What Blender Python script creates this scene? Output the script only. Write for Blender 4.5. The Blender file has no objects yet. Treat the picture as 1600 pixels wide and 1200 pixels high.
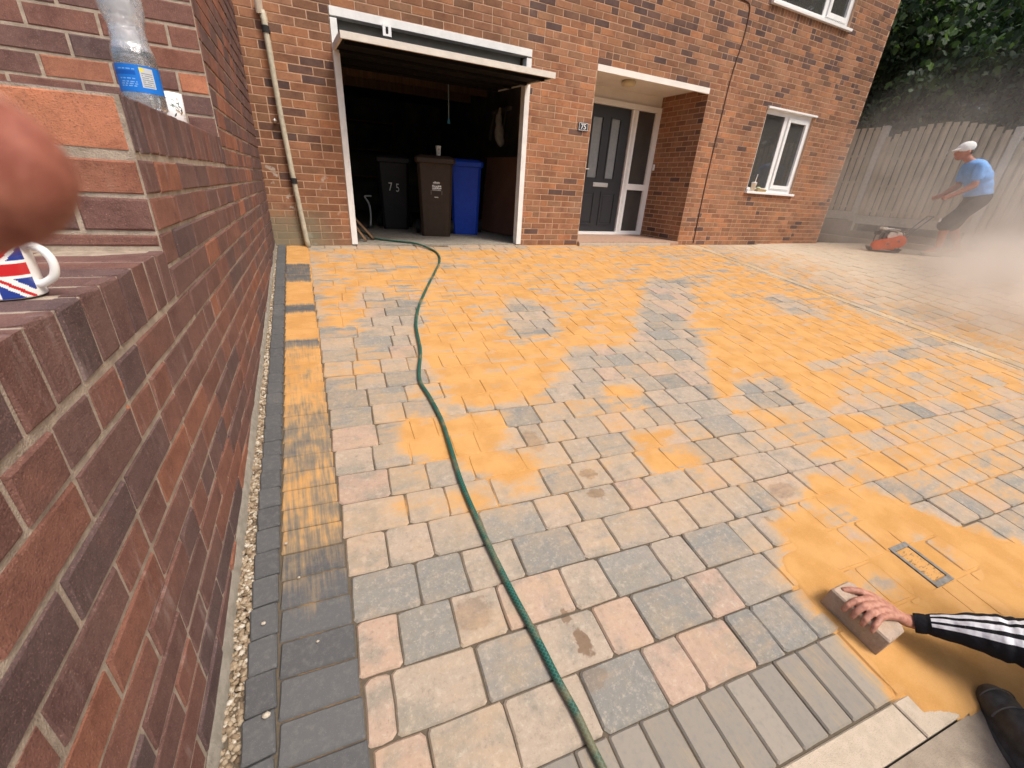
import bpy, bmesh, math, random
import numpy as np
from mathutils import Vector, Matrix

random.seed(11)
RNG = np.random.default_rng(7)
SC = bpy.context.scene
COL = SC.collection

# ------------------------------------------------------------------ camera
CAM_POS = Vector((-0.5545, -5.1366, 0.6891))
PITCH, ROLL, YAW = 0.439, 0.0625, -0.4773
cam_data = bpy.data.cameras.new("camera")
cam = bpy.data.objects.new("camera", cam_data)
COL.objects.link(cam)
_cy, _sy = math.cos(YAW), math.sin(YAW)
_right = Vector((_cy, _sy, 0)); _fwd = Vector((-_sy, _cy, 0)); _up = Vector((0, 0, 1))
_f2 = _fwd * math.cos(PITCH) - _up * math.sin(PITCH)
_u2 = _fwd * math.sin(PITCH) + _up * math.cos(PITCH)
_r3 = _right * math.cos(ROLL) + _u2 * math.sin(ROLL)
_u3 = _u2 * math.cos(ROLL) - _right * math.sin(ROLL)
cam.matrix_world = Matrix(((_r3.x, _u3.x, -_f2.x, CAM_POS.x), (_r3.y, _u3.y, -_f2.y, CAM_POS.y),
                           (_r3.z, _u3.z, -_f2.z, CAM_POS.z), (0, 0, 0, 1)))
cam_data.sensor_width = 36.0
cam_data.lens = 36.0 * 654.9 / 1600.0
cam_data.clip_start = 0.005
cam_data.clip_end = 400
cam_data.dof.use_dof = True
cam_data.dof.focus_distance = 3.0
cam_data.dof.aperture_fstop = 9.5
SC.camera = cam

# ------------------------------------------------------------------ world and sun (overcast)
SUN_EL, SUN_ROT = math.radians(58), math.radians(150)
world = bpy.data.worlds.new("World")
SC.world = world
world.use_nodes = True
_nt = world.node_tree
_bg = _nt.nodes["Background"]
_sky = _nt.nodes.new("ShaderNodeTexSky")
_sky.sky_type = 'NISHITA'
_sky.sun_disc = False
_sky.sun_elevation = SUN_EL
_sky.sun_rotation = SUN_ROT
_sky.air_density = 1.0
_sky.dust_density = 6.0
_sky.ozone_density = 0.6
_nt.links.new(_sky.outputs[0], _bg.inputs[0])
_bg.inputs[1].default_value = 0.15
sun_data = bpy.data.lights.new("sun", 'SUN')
sun_data.energy = 1.7
sun_data.angle = math.radians(16)
sun_data.color = (1.0, 0.95, 0.88)
sun = bpy.data.objects.new("sun", sun_data)
COL.objects.link(sun)
# sky's sun direction: rotation measured clockwise from +Y
_sd = Vector((math.sin(SUN_ROT) * math.cos(SUN_EL), math.cos(SUN_ROT) * math.cos(SUN_EL), math.sin(SUN_EL)))
sun.rotation_euler = _sd.to_track_quat('Z', 'Y').to_euler()
sun.location = (0, -6, 12)

SC.render.engine = 'CYCLES'
SC.cycles.use_denoising = True
SC.cycles.max_bounces = 8
SC.cycles.transparent_max_bounces = 12
SC.cycles.volume_bounces = 4
SC.cycles.volume_step_rate = 2.0
SC.cycles.volume_max_steps = 64
SC.view_settings.view_transform = 'Standard'
SC.view_settings.look = 'None'
SC.view_settings.exposure = 0.40
SC.view_settings.gamma = 1.0
SC.view_settings.use_curve_mapping = False

# ------------------------------------------------------------------ node helpers
class NB:
    """small material builder"""
    def __init__(self, name, rough=0.8, spec=0.3):
        self.m = bpy.data.materials.new(name)
        self.m.use_nodes = True
        self.t = self.m.node_tree
        self.b = self.t.nodes["Principled BSDF"]
        self.b.inputs["Roughness"].default_value = rough
        self.b.inputs["Specular IOR Level"].default_value = spec
    def n(self, typ, ins=None, **props):
        nd = self.t.nodes.new("ShaderNode" + typ)
        for k, v in props.items():
            setattr(nd, k, v)
        for k, v in (ins or {}).items():
            self.set(nd, k, v)
        return nd
    def set(self, nd, k, v):
        s = nd.inputs[k]
        if hasattr(v, "is_output"):
            self.t.links.new(v, s)
        elif hasattr(v, "outputs"):
            self.t.links.new(v.outputs[0], s)
        else:
            if hasattr(s.default_value, "__len__") and len(s.default_value) == 4 and len(v) == 3:
                v = (*v, 1)
            s.default_value = v
    def math(self, op, a, b=0.0, c=0.0, clamp=False):
        return self.n("Math", {0: a, 1: b, 2: c}, operation=op, use_clamp=clamp)
    def vmul(self, v, s):
        return self.n("VectorMath", {0: v, 1: s}, operation='MULTIPLY')
    def vadd(self, v, s):
        return self.n("VectorMath", {0: v, 1: s}, operation='ADD')
    def noise(self, vec, scale, detail=3, rough=0.55):
        return self.n("TexNoise", {"Vector": vec, "Scale": scale, "Detail": detail, "Roughness": rough})
    def ramp(self, fac, stops, interp='LINEAR'):
        r = self.n("ValToRGB", {0: fac})
        cr = r.color_ramp
        cr.interpolation = interp
        while len(cr.elements) < len(stops):
            cr.elements.new(0.5)
        for e, (p, c) in zip(cr.elements, stops):
            e.position = p
            e.color = (*c, 1) if len(c) == 3 else c
        return r
    def mix(self, fac, a, b, mode='MIX'):
        m = self.n("Mix", data_type='RGBA', blend_type=mode)
        self.set(m, 0, fac); self.set(m, 6, a); self.set(m, 7, b)
        return m.outputs[2]
    def smooth(self, v, lo, hi, a=0.0, b=1.0):
        return self.n("MapRange", {0: v, 1: lo, 2: hi, 3: a, 4: b}, interpolation_type='SMOOTHSTEP').outputs[0]
    def pos(self):
        return self.n("NewGeometry").outputs["Position"]
    def attr(self, name):
        return self.n("Attribute", attribute_name=name).outputs["Fac"]
    def objr(self):
        o = self.n("ObjectInfo")
        return self.n("SeparateColor", {0: o.outputs["Color"]}).outputs[0]
    def color(self, v):
        self.set(self.b, "Base Color", v); return self
    def bump(self, h, strength=0.3, dist=0.01):
        b = self.n("Bump", {"Height": h, "Strength": strength, "Distance": dist})
        self.set(self.b, "Normal", b.outputs[0]); return self

def plain(name, col, rough=0.6, var=0.12, scale=18, bump=0.0, spec=0.3, metallic=0.0):
    m = NB(name, rough, spec)
    p = m.pos()
    nz = m.noise(p, scale, 4)
    k = m.n("MapRange", {0: nz.outputs[0], 1: 0.25, 2: 0.75, 3: 1 - var, 4: 1 + var}).outputs[0]
    m.color(m.mix(1.0, col, m.n("CombineColor", {0: k, 1: k, 2: k}).outputs[0], 'MULTIPLY'))
    m.b.inputs["Metallic"].default_value = metallic
    if bump:
        m.bump(m.noise(p, scale * 6, 4).outputs[0], bump, 0.004)
    return m.m

# ------------------------------------------------------------------ object helpers
def link(name, mesh, mat=None, parent=None, kind=None, label=None, cat=None, group=None):
    o = bpy.data.objects.new(name, mesh)
    COL.objects.link(o)
    if mat is not None:
        if not isinstance(mat, (list, tuple)):
            mat = [mat]
        if len(mesh.materials) == 0:
            for mm in mat:
                mesh.materials.append(mm)
    if parent is not None:
        o.parent = parent
    tag(o, label, cat, group, kind)
    return o

def tag(o, label=None, cat=None, group=None, kind=None):
    for k, v in (("label", label), ("category", cat), ("group", group), ("kind", kind)):
        if v:
            o[k] = v
    return o

def empty(name, loc, label, cat, group=None, rz=0.0):
    o = bpy.data.objects.new(name, None)
    COL.objects.link(o)
    o.location = loc
    o.rotation_euler = (0, 0, rz)
    o.empty_display_size = 0.1
    tag(o, label, cat, group)
    bpy.context.view_layer.update()
    return o

def mesh_py(name, verts, faces, smooth=False, mats=None):
    me = bpy.data.meshes.new(name)
    me.from_pydata([tuple(v) for v in verts], [], faces)
    if mats is not None:
        me.polygons.foreach_set("material_index", mats)
    if smooth:
        me.polygons.foreach_set("use_smooth", [True] * len(me.polygons))
    me.update()
    return me

def add_attr(me, name, vals, dom='POINT'):
    a = me.attributes.new(name, 'FLOAT', dom)
    a.data.foreach_set("value", np.asarray(vals, dtype=np.float32))

def bm_mesh(name, bm, smooth=False):
    me = bpy.data.meshes.new(name)
    bmesh.ops.recalc_face_normals(bm, faces=bm.faces)
    bm.to_mesh(me); bm.free()
    if smooth:
        me.polygons.foreach_set("use_smooth", [True] * len(me.polygons))
    return me

def box(bm, c, s, rot=None, bevel=0.0, taper=None):
    """box centred at c, size s; taper=(fx,fy) scales the bottom face"""
    r = bmesh.ops.create_cube(bm, size=1.0)
    vs = r['verts']
    for v in vs:
        v.co = Vector((v.co.x * s[0], v.co.y * s[1], v.co.z * s[2]))
        if taper and v.co.z < 0:
            v.co.x *= taper[0]; v.co.y *= taper[1]
    if bevel:
        es = list({e for v in vs for e in v.link_edges})
        r2 = bmesh.ops.bevel(bm, geom=es, offset=bevel, segments=2, affect='EDGES', profile=0.6)
        vs = list({v for f in r2['faces'] for v in f.verts} | {v for v in vs if v.is_valid})
    M = Matrix.Translation(Vector(c)) @ (rot.to_4x4() if rot is not None else Matrix.Identity(4))
    for v in vs:
        v.co = M @ v.co
    return vs

def frame_from(d):
    d = d.normalized()
    a = Vector((0, 0, 1)) if abs(d.z) < 0.9 else Vector((1, 0, 0))
    u = d.cross(a).normalized()
    return u, u.cross(d).normalized()

def tube(bm, pts, rad, seg=10, cap=True):
    """tube along points, radius per point"""
    pts = [Vector(p) for p in pts]
    if not hasattr(rad, "__len__"):
        rad = [rad] * len(pts)
    rings = []
    u = None
    for i, p in enumerate(pts):
        d = (pts[min(i + 1, len(pts) - 1)] - pts[max(i - 1, 0)])
        if u is None:
            u, w = frame_from(d)
        else:
            d = d.normalized()
            u = (u - d * u.dot(d)).normalized(); w = u.cross(d).normalized()
        rings.append([bm.verts.new(p + (u * math.cos(2 * math.pi * k / seg) + w * math.sin(2 * math.pi * k / seg)) * rad[i]) for k in range(seg)])
    for a, b in zip(rings, rings[1:]):
        for k in range(seg):
            bm.faces.new((a[k], a[(k + 1) % seg], b[(k + 1) % seg], b[k]))
    if cap:
        bm.faces.new(rings[0][::-1]); bm.faces.new(rings[-1])
    return rings

def lathe(bm, prof, seg=32, c=(0, 0, 0), cap=True):
    rings = []
    for r, z in prof:
        rings.append([bm.verts.new((c[0] + r * math.cos(2 * math.pi * k / seg), c[1] + r * math.sin(2 * math.pi * k / seg), c[2] + z)) for k in range(seg)])
    for a, b in zip(rings, rings[1:]):
        for k in range(seg):
            bm.faces.new((a[k], a[(k + 1) % seg], b[(k + 1) % seg], b[k]))
    if cap:
        bm.faces.new(rings[0][::-1]); bm.faces.new(rings[-1])
    return rings

def prism(bm, outline, h, M):
    """outline: 2D points (x,z) extruded along local y by h, mapped by matrix M"""
    a = [bm.verts.new(M @ Vector((x, 0, z))) for x, z in outline]
    b = [bm.verts.new(M @ Vector((x, h, z))) for x, z in outline]
    bm.faces.new(a); bm.faces.new(b[::-1])
    n = len(a)
    for i in range(n):
        bm.faces.new((a[i], b[i], b[(i + 1) % n], a[(i + 1) % n]))

def spline(pts, n=12):
    P = [Vector(p) for p in pts]
    P = [P[0] * 2 - P[1]] + P + [P[-1] * 2 - P[-2]]
    out = []
    for i in range(1, len(P) - 2):
        for k in range(n):
            t = k / n
            a, b, c, d = P[i - 1], P[i], P[i + 1], P[i + 2]
            out.append(0.5 * ((2 * b) + (c - a) * t + (2 * a - 5 * b + 4 * c - d) * t * t + (3 * b - a - 3 * c + d) * t ** 3))
    out.append(P[-2])
    return out

def fuse(name, bm, voxel, smooth_iter=4, sub=0):
    """one continuous skin from overlapping closed shapes"""
    me = bpy.data.meshes.new(name + "_raw")
    bmesh.ops.recalc_face_normals(bm, faces=bm.faces)
    bm.to_mesh(me); bm.free()
    o = bpy.data.objects.new(name + "_raw", me)
    COL.objects.link(o)
    r = o.modifiers.new("r", 'REMESH'); r.mode = 'VOXEL'; r.voxel_size = voxel
    if smooth_iter:
        s = o.modifiers.new("s", 'SMOOTH'); s.iterations = smooth_iter; s.factor = 0.5
    dg = bpy.context.evaluated_depsgraph_get()
    ev = o.evaluated_get(dg)
    out = bpy.data.meshes.new_from_object(ev, depsgraph=dg)
    bpy.data.objects.remove(o); bpy.data.meshes.remove(me)
    out.name = name
    out.polygons.foreach_set("use_smooth", [True] * len(out.polygons))
    return out

def ball(bm, c, r, seg=14, M=None):
    rr = r if hasattr(r, "__len__") else (r, r, r)
    res = bmesh.ops.create_uvsphere(bm, u_segments=seg, v_segments=max(6, seg // 2 + 2), radius=1.0)
    for v in res['verts']:
        q = Vector((v.co.x * rr[0], v.co.y * rr[1], v.co.z * rr[2]))
        v.co = Vector(c) + (M @ q if M is not None else q)

def limb(bm, pts, rads, seg=14):
    for p, r in zip(pts, rads):
        ball(bm, p, r, seg)
    for (p, q), (r, s) in zip(zip(pts, pts[1:]), zip(rads, rads[1:])):
        tube(bm, [p, q], [r, s], seg)

def text_mesh(txt, size, depth=0.0, align='CENTER'):
    cu = bpy.data.curves.new("txt", 'FONT')
    cu.body = txt; cu.size = size; cu.extrude = depth; cu.align_x = align; cu.align_y = 'CENTER'
    o = bpy.data.objects.new("txt", cu)
    COL.objects.link(o)
    dg = bpy.context.evaluated_depsgraph_get()
    me = bpy.data.meshes.new_from_object(o.evaluated_get(dg), depsgraph=dg)
    bpy.data.objects.remove(o)
    return me

# ------------------------------------------------------------------ the lie of the land
SLOPE = 0.1329
def sstep(a, b, x):
    t = min(1.0, max(0.0, (x - a) / (b - a)))
    return t * t * (3 - 2 * t)
def gz(x, y):
    s = sstep(5.5, 8.5, x)
    return SLOPE * y * (1 - s) + 0.03 * s
def gnormal(x, y):
    e = 0.02
    return Vector((-(gz(x + e, y) - gz(x - e, y)) / (2 * e), -(gz(x, y + e) - gz(x, y - e)) / (2 * e), 1)).normalized()

_F = 654.9
def project(p):
    """camera picture position (1600 x 1200) and depth: used only to find which repeats show largest"""
    d = Vector(p) - CAM_POS
    z = d.dot(_f2)
    if z < 0.02:
        return None
    return 800 + _F * d.dot(_r3) / z, 600 - _F * d.dot(_u3) / z, z
def shown(p, area):
    q = project(p)
    if q is None or not (-60 < q[0] < 1660 and -60 < q[1] < 1260):
        return 0.0
    return area / (q[2] ** 2)

# ------------------------------------------------------------------ kiln-dried sand: where it lies on the paving (metres)
SAND=[
 (0.9,[(-0.656, -0.123), (1.064, -0.129), (2.872, -0.159), (4.101, -0.533), (4.036, -0.937), (3.538, -1.331), (3.105, -1.446), (2.803, -1.681), (2.343, -2.144), (1.976, -2.573), (1.68, -2.782), (1.394, -2.793), (1.132, -2.843), (0.978, -2.918), (0.584, -2.923), (0.387, -2.968), (0.215, -2.924), (0.148, -2.814), (0.058, -2.775), (0.07, -2.494), (0.149, -2.153), (0.267, -1.833), (0.218, -1.604), (0.069, -1.419), (-0.131, -1.347), (-0.261, -1.14), (-0.418, -0.955), (-0.439, -0.374), (-0.659, -0.257)]),
 (0.8,[(-0.456, -1.119), (-0.033, -1.132), (-0.117, -1.744), (-0.211, -2.24), (-0.496, -2.161)]),
 (1,[(0.153, -2.799), (0.291, -2.767), (0.602, -2.886), (1.094, -2.843), (0.964, -3.102), (0.737, -3.159), (0.563, -3.233), (0.375, -3.279), (0.185, -3.274), (0.097, -3.155), (0.094, -2.987)]),
 (1,[(-0.253, -3.386), (-0.2, -3.219), (0.012, -3.253), (0.402, -3.306), (0.294, -3.557), (0.178, -3.571), (0.354, -3.686), (0.297, -3.816), (0.225, -3.853), (0.079, -3.823), (0.027, -3.725), (-0.046, -3.701), (-0.065, -3.596), (-0.192, -3.568), (-0.276, -3.518)]),
 (0.55,[(-0.371, -3.688), (-0.047, -3.721), (0.15, -3.836), (0.24, -3.898), (0.092, -3.958), (-0.169, -3.916), (-0.354, -3.849)]),
 (1,[(1.03, -3.176), (1.393, -3.279), (1.292, -3.385), (1.027, -3.334)]),
 (0.8,[(0.996, -3.375), (1.287, -3.42), (1.186, -3.565), (0.933, -3.523)]),
 (1,[(0.955, -3.68), (1.256, -3.755), (1.16, -3.883), (0.889, -3.828)]),
 (1,[(0.892, -3.824), (1.161, -3.872), (1.211, -3.977), (1.114, -4.029), (0.837, -3.983)]),
 (0.88,[(3.647, -1.571), (4.471, -1.291), (4.37, -0.575), (5.13, -0.606), (5.067, -1.527), (5.06, -2.391), (4.774, -3.206), (4.682, -3.469), (3.852, -3.433), (2.947, -3.418), (2.845, -3.681), (2.539, -3.922), (2.337, -3.936), (2.416, -3.733), (2.46, -3.508), (2.056, -3.471), (1.795, -3.636), (1.929, -3.816), (1.701, -3.762), (1.757, -3.512), (2.072, -3.104), (2.634, -2.497)]),
 (1,[(2.386, -3.936), (2.742, -4.018), (2.559, -4.151), (2.216, -4.085)]),
 (1,[(2.479, -3.494), (3.07, -3.599), (2.803, -3.841), (2.344, -3.972), (2.331, -3.788)]),
 (1,[(1.728, -4.237), (1.807, -4.383), (1.999, -4.577), (2.085, -4.738), (2.182, -4.86), (2.375, -4.96), (1.797, -5.18), (1.257, -5.254), (1.15, -5.141), (1.103, -5.094), (0.945, -5.058), (0.961, -5.017), (0.905, -4.98), (0.924, -4.894), (0.916, -4.793), (0.918, -4.739), (0.919, -4.685), (0.942, -4.608), (0.946, -4.55), (1.008, -4.496), (1.112, -4.479), (1.147, -4.386), (1.229, -4.336), (1.503, -4.354)]),
 (0.7,[(2.361, -4.419), (2.664, -4.486), (2.533, -4.564), (2.217, -4.517)]),
 (0.75,[(2.355, -4.279), (2.62, -4.346), (2.519, -4.439), (2.248, -4.382)]),
 (0.75,[(1.816, -4.062), (2.218, -4.159), (2.029, -4.279), (1.745, -4.202)]),
 (0.85,[(1.729, -4.247), (1.991, -4.349), (1.877, -4.438), (1.647, -4.346)]),
 (0.6,[(2.565, -4.524), (3.033, -4.566), (2.991, -4.665), (2.542, -4.617)]),
 (1,[(.97,-4.80),(1.6,-4.85),(1.6,-5.35),(1.2,-5.3),(1.10,-5.16),(.93,-5.08)]),
]
THIN=[
 (0.26,[(-0.305, -2.54), (-0.057, -2.838), (0.92, -3.17), (1.491, -3.752), (1.632, -4.032), (1.272, -4.295), (0.902, -4.244), (0.479, -4.231), (0.148, -4.079), (-0.183, -3.959), (-0.39, -3.787), (-0.427, -3.379)]),
 (0.45,[(1.816, -3.567), (2.564, -3.929), (4.094, -4.371), (3.358, -4.701), (2.395, -4.771), (1.993, -4.501), (1.905, -4.228), (1.632, -4.032)]),
 (0.5,[(4.682, -3.469), (5.58, -3.938), (4.341, -4.442), (2.564, -3.929), (3.008, -3.433)]),
 (0.4,[(-0.243, -4.362), (-0.129, -4.377), (-0.01, -4.456), (-0.073, -4.527), (-0.203, -4.492)]),
]
BARE=[
 (0.75,[(1.145, -1.675), (1.409, -1.992), (1.185, -2.531), (0.762, -2.549), (0.806, -2.281)]),
 (0.6,[(0.876, -0.706), (1.105, -0.675), (1.077, -0.85), (0.822, -0.873)]),
 (0.5,[(-0.034, -0.688), (0.216, -0.663), (0.2, -0.902), (-0.054, -0.899)]),
 (0.8,[(2.882, -1.59), (3.765, -1.352), (3.057, -2.089), (2.369, -2.716), (2.072, -3.104), (1.65, -3.004), (1.197, -2.989), (0.879, -3.08), (1.426, -2.831), (1.746, -2.819), (2.135, -2.405)]),
 (0.5,[(1.749, -1.892), (2.276, -1.799), (2.068, -2.021), (1.671, -2.065)]),
 (0.8,[(-0.137, -1.867), (0.283, -1.671), (0.153, -2.263), (0.029, -2.485), (-0.206, -2.291)]),
 (0.6,[(1.919, -1.38), (2.276, -1.338), (2.138, -1.598), (1.825, -1.596)]),
 (0.6,[(4.43, -1.992), (4.656, -2.33), (4.467, -2.667), (3.916, -2.733), (3.966, -2.408)]),
 (0.5,[(-0.379, -0.266), (-0.074, -0.299), (-0.127, -0.474), (-0.38, -0.441)]),
 (0.55,[(1.451, -4.661), (1.428, -4.506), (1.522, -4.51), (1.595, -4.673)]),
 (0.5,[(1.244, -4.665), (1.322, -4.685), (1.362, -4.817), (1.279, -4.811)]),
 (0.7,[(1.754, -4.714), (1.814, -4.726), (1.805, -4.867), (1.742, -4.868)]),
 (0.35,[(1.567, -4.881), (1.671, -5.004), (1.58, -5.069), (1.547, -5.007)]),
]
ROWX={
 5:[-0.433, -0.223, 0.015, 0.234, 0.379],
 4:[-0.491, -0.245, -0.044, 0.166, 0.322, 0.568, 0.719],
 3:[-0.439, -0.269, -0.11, 0.134, 0.296, 0.534, 0.701],
 2:[-0.342, -0.177, 0.029, 0.271, 0.43, 0.667, 0.827],
 1:[-0.413, -0.252, -0.048, 0.195, 0.364, 0.603],
}

def poly_sd(X, Y, P):
    """signed distance to polygon, positive inside"""
    P = np.asarray(P); n = len(P)
    d = np.full(X.shape, 1e9); ins = np.zeros(X.shape, bool)
    for i in range(n):
        ax, ay = P[i]; bx, by = P[(i + 1) % n]
        ex, ey = bx - ax, by - ay
        t = np.clip(((X - ax) * ex + (Y - ay) * ey) / (ex * ex + ey * ey + 1e-12), 0, 1)
        d = np.minimum(d, np.hypot(X - ax - t * ex, Y - ay - t * ey))
        c = ((ay > Y) != (by > Y)) & (X < (bx - ax) * (Y - ay) / (by - ay + 1e-12) + ax)
        ins ^= c
    return np.where(ins, d, -d)
def nsm(t):
    t = np.clip(t, 0, 1); return t * t * (3 - 2 * t)
def fnoise(X, Y, seed=0.0):
    v = np.zeros(X.shape)
    for i, (f, a) in enumerate(((2.3, .5), (5.1, .3), (11.7, .2))):
        v += a * np.sin(f * (X * math.cos(i * 1.3 + seed) + Y * math.sin(i * 1.3 + seed)) + 1.7 * np.sin(f * .7 * (Y * math.cos(i + seed) - X * math.sin(i)) + seed * 3 + i))
    return v
def sand_at(X, Y):
    X = np.asarray(X, float); Y = np.asarray(Y, float)
    wx = X + 0.035 * fnoise(X * 2, Y * 2, 1.0); wy = Y + 0.035 * fnoise(X * 2, Y * 2, 4.0)
    # dust everywhere beyond the swept front part
    v = 0.12 + 0.34 * nsm((Y + 3.6) / 1.2) * nsm((5.6 - X) / .5 + .2) + 0.24 * nsm((X - 1.3) / 1.5)
    v = v + 0.10 * fnoise(X, Y, 2.0)
    for w, P in THIN:
        v = np.maximum(v, (w + .13) * nsm(poly_sd(wx, wy, P) / 0.35 + 0.5))
    for w, P in SAND:
        soft = 0.085 + 0.03 * abs(np.mean([p[1] for p in P]) + 5)
        v = np.maximum(v, w * nsm(poly_sd(wx, wy, P) / soft + 0.45))
    for w, P in BARE:
        v = v * (1 - w * .95 * nsm(poly_sd(wx, wy, P) / 0.22 + 0.5))
    # right hand strip beyond the drain line: pale dust rather than sand
    v = np.where(X > 5.35, 0.58 - .12 * nsm((X - 5.5) / 2) + 0.20 * fnoise(X, Y, 5), v)
    return np.clip(v, 0, 1)
STRIP_SAND = [(0.1, .55), (-.12, .85), (-.55, .9), (-.66, .12), (-1.08, .15), (-1.15, .95), (-1.58, .95), (-1.64, .08), (-1.74, .1), (-1.80, .98), (-2.18, .98), (-2.22, .18),
              (-2.30, .3), (-2.36, .70), (-2.80, .66), (-3.0, .50), (-3.2, .40), (-3.4, .44), (-3.6, .48), (-3.80, .42), (-3.95, .26), (-4.08, .08), (-4.2, .0), (-9, .0)]
def strip_sand(y):
    ys = [a for a, _ in STRIP_SAND][::-1]; vs = [b for _, b in STRIP_SAND][::-1]
    return np.interp(y, ys, vs)

# ------------------------------------------------------------------ materials
SANDC = (0.62, 0.305, 0.068)

def sand_colour(m, p):
    a = m.noise(p, 7, 3); b = m.noise(p, 160, 2)
    c = m.mix(m.smooth(a.outputs[0], .3, .7), (0.53, 0.280, 0.085), (0.465, 0.248, 0.082))
    g = m.noise(p, 420, 2, .7)
    c = m.mix(m.smooth(b.outputs[0], .45, .75, 0, .35), c, (0.57, 0.33, 0.125))
    c = m.mix(m.smooth(g.outputs[0], .58, .70, 0, .45), c, (.27, .14, .05))
    return m.mix(m.smooth(a.outputs[0], .62, .40, 0, .25), c, (.58, .36, .17))

def paver_material():
    m = NB("tumbled_paver", 0.9, 0.25)
    p = m.pos(); r = m.attr("rnd"); s = m.attr("sand")
    off = m.n("CombineXYZ", {0: m.math('MULTIPLY', r, 37.0), 1: m.math('MULTIPLY', r, 91.0), 2: 0.0})
    q = m.vadd(p, off).outputs[0]
    base = m.ramp(r, [(0.0, (.190, .190, .178)), (.20, (.245, .235, .212)), (.32, (.31, .268, .222)), (.55, (.36, .296, .234)), (.74, (.385, .303, .234)), (.88, (.405, .292, .226)), (1.0, (.375, .268, .21))])
    n1 = m.noise(q, 9, 4, .6); n2 = m.noise(q, 45, 4, .65); n3 = m.noise(q, 260, 3, .6)
    grey = m.smooth(n1.outputs[0], .44, .68, 0, .8)
    c = m.mix(grey, base.outputs[0], (.235, .22, .185))
    c = m.mix(m.smooth(n2.outputs[0], .52, .70, 0, .35), c, (.52, .45, .36))
    c = m.mix(m.smooth(n2.outputs[0], .46, .30, 0, .30), c, (.13, .115, .09))
    # pale scratches left by tumbling
    vs = m.n("TexVoronoi", {"Vector": m.vadd(q, m.vmul(m.noise(q, 55, 3).outputs["Color"], (.035, .035, 0)).outputs[0]).outputs[0], "Scale": 95.0}, feature='DISTANCE_TO_EDGE')
    scr = m.math('MULTIPLY', m.smooth(vs.outputs[0], .05, .0, 0, 1), m.smooth(m.noise(q, 40, 3).outputs[0], .5, .68, 0, .5))
    c = m.mix(scr, c, (.52, .46, .37))
    n5 = m.noise(q, 120, 4, .7)
    c = m.mix(m.smooth(n5.outputs[0], .56, .70, 0, .4), c, (.50, .44, .35))
    c = m.mix(m.smooth(n5.outputs[0], .44, .30, 0, .4), c, (.16, .14, .11))
    c = m.mix(m.smooth(n3.outputs[0], .62, .72, 0, .4), c, (.10, .09, .075))
    # wet footprints and drips (x, y, rx, ry, strength)
    for (x, y, rx, ry, k) in ((.085, -4.50, .028, .055, .8), (.075, -4.41, .018, .03, .7), (-.205, -4.29, .07, .06, .4), (.535, -3.87, .05, .035, .75), (.50, -3.99, .05, .03, .7),
                              (1.40, -4.28, .09, .05, .45), (.39, -3.58, .05, .09, .55), (1.16, -4.39, .02, .035, .7), (.06, -4.60, .05, .03, .35)):
        d = m.n("VectorMath", {0: m.vmul(m.vadd(m.vadd(p, (-x, -y, 0)).outputs[0], m.vmul(m.vadd(m.noise(p, 38, 2).outputs["Color"], (-.5, -.5, 0)).outputs[0], (.05, .05, 0)).outputs[0]).outputs[0], (1 / rx, 1 / ry, 0)).outputs[0]}, operation='LENGTH').outputs["Value"]
        c = m.mix(m.smooth(d, 1.05, .75, 0, k), c, (.14, .085, .05))
    # sand and dust
    st = m.noise(m.vmul(q, (9, 60, 9)).outputs[0], 1.0, 3)
    amt = m.math('ADD', s, m.math('ADD', m.math('MULTIPLY', m.math('SUBTRACT', m.noise(p, 11, 6, .72).outputs[0], .5), .85), m.math('MULTIPLY', m.math('SUBTRACT', st.outputs[0], .5), .34)))
    # broom marks: long thin bare streaks along the courses, mostly towards the house
    yy = m.n('SeparateXYZ', {0: p}).outputs[1]
    br = m.noise(m.vmul(m.vadd(p, (0, 0, 0)).outputs[0], (3.2, 15, 3)).outputs[0], 1.0, 4, .6)
    bare = m.math('MULTIPLY', m.smooth(br.outputs[0], .50, .64, 0, .72), m.smooth(yy, -3.4, -1.6, .30, 1.0))
    amt = m.math('SUBTRACT', amt, bare)
    film = m.smooth(amt, .0, .60, 0.02, .58)
    xx = m.n('SeparateXYZ', {0: p}).outputs[0]
    film = m.math('MAXIMUM', film, m.smooth(xx, 4.4, 7.0, 0.0, .82), clamp=True)
    c = m.mix(film, c, m.mix(m.smooth(xx, 4.8, 7.2), (.47, .325, .19, 1), (.56, .46, .345, 1)))
    full = m.math('MULTIPLY', m.smooth(amt, .38, .80), m.smooth(xx, 5.2, 7.4, 1.0, .15))
    c = m.mix(full, c, sand_colour(m, p))
    m.color(c)
    h = m.math('ADD', m.math('MULTIPLY', n2.outputs[0], .5), m.math('MULTIPLY', n3.outputs[0], .3))
    h = m.math('MULTIPLY', h, m.math('SUBTRACT', 1.05, full))
    m.bump(h, .35, .004)
    return m.m

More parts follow.
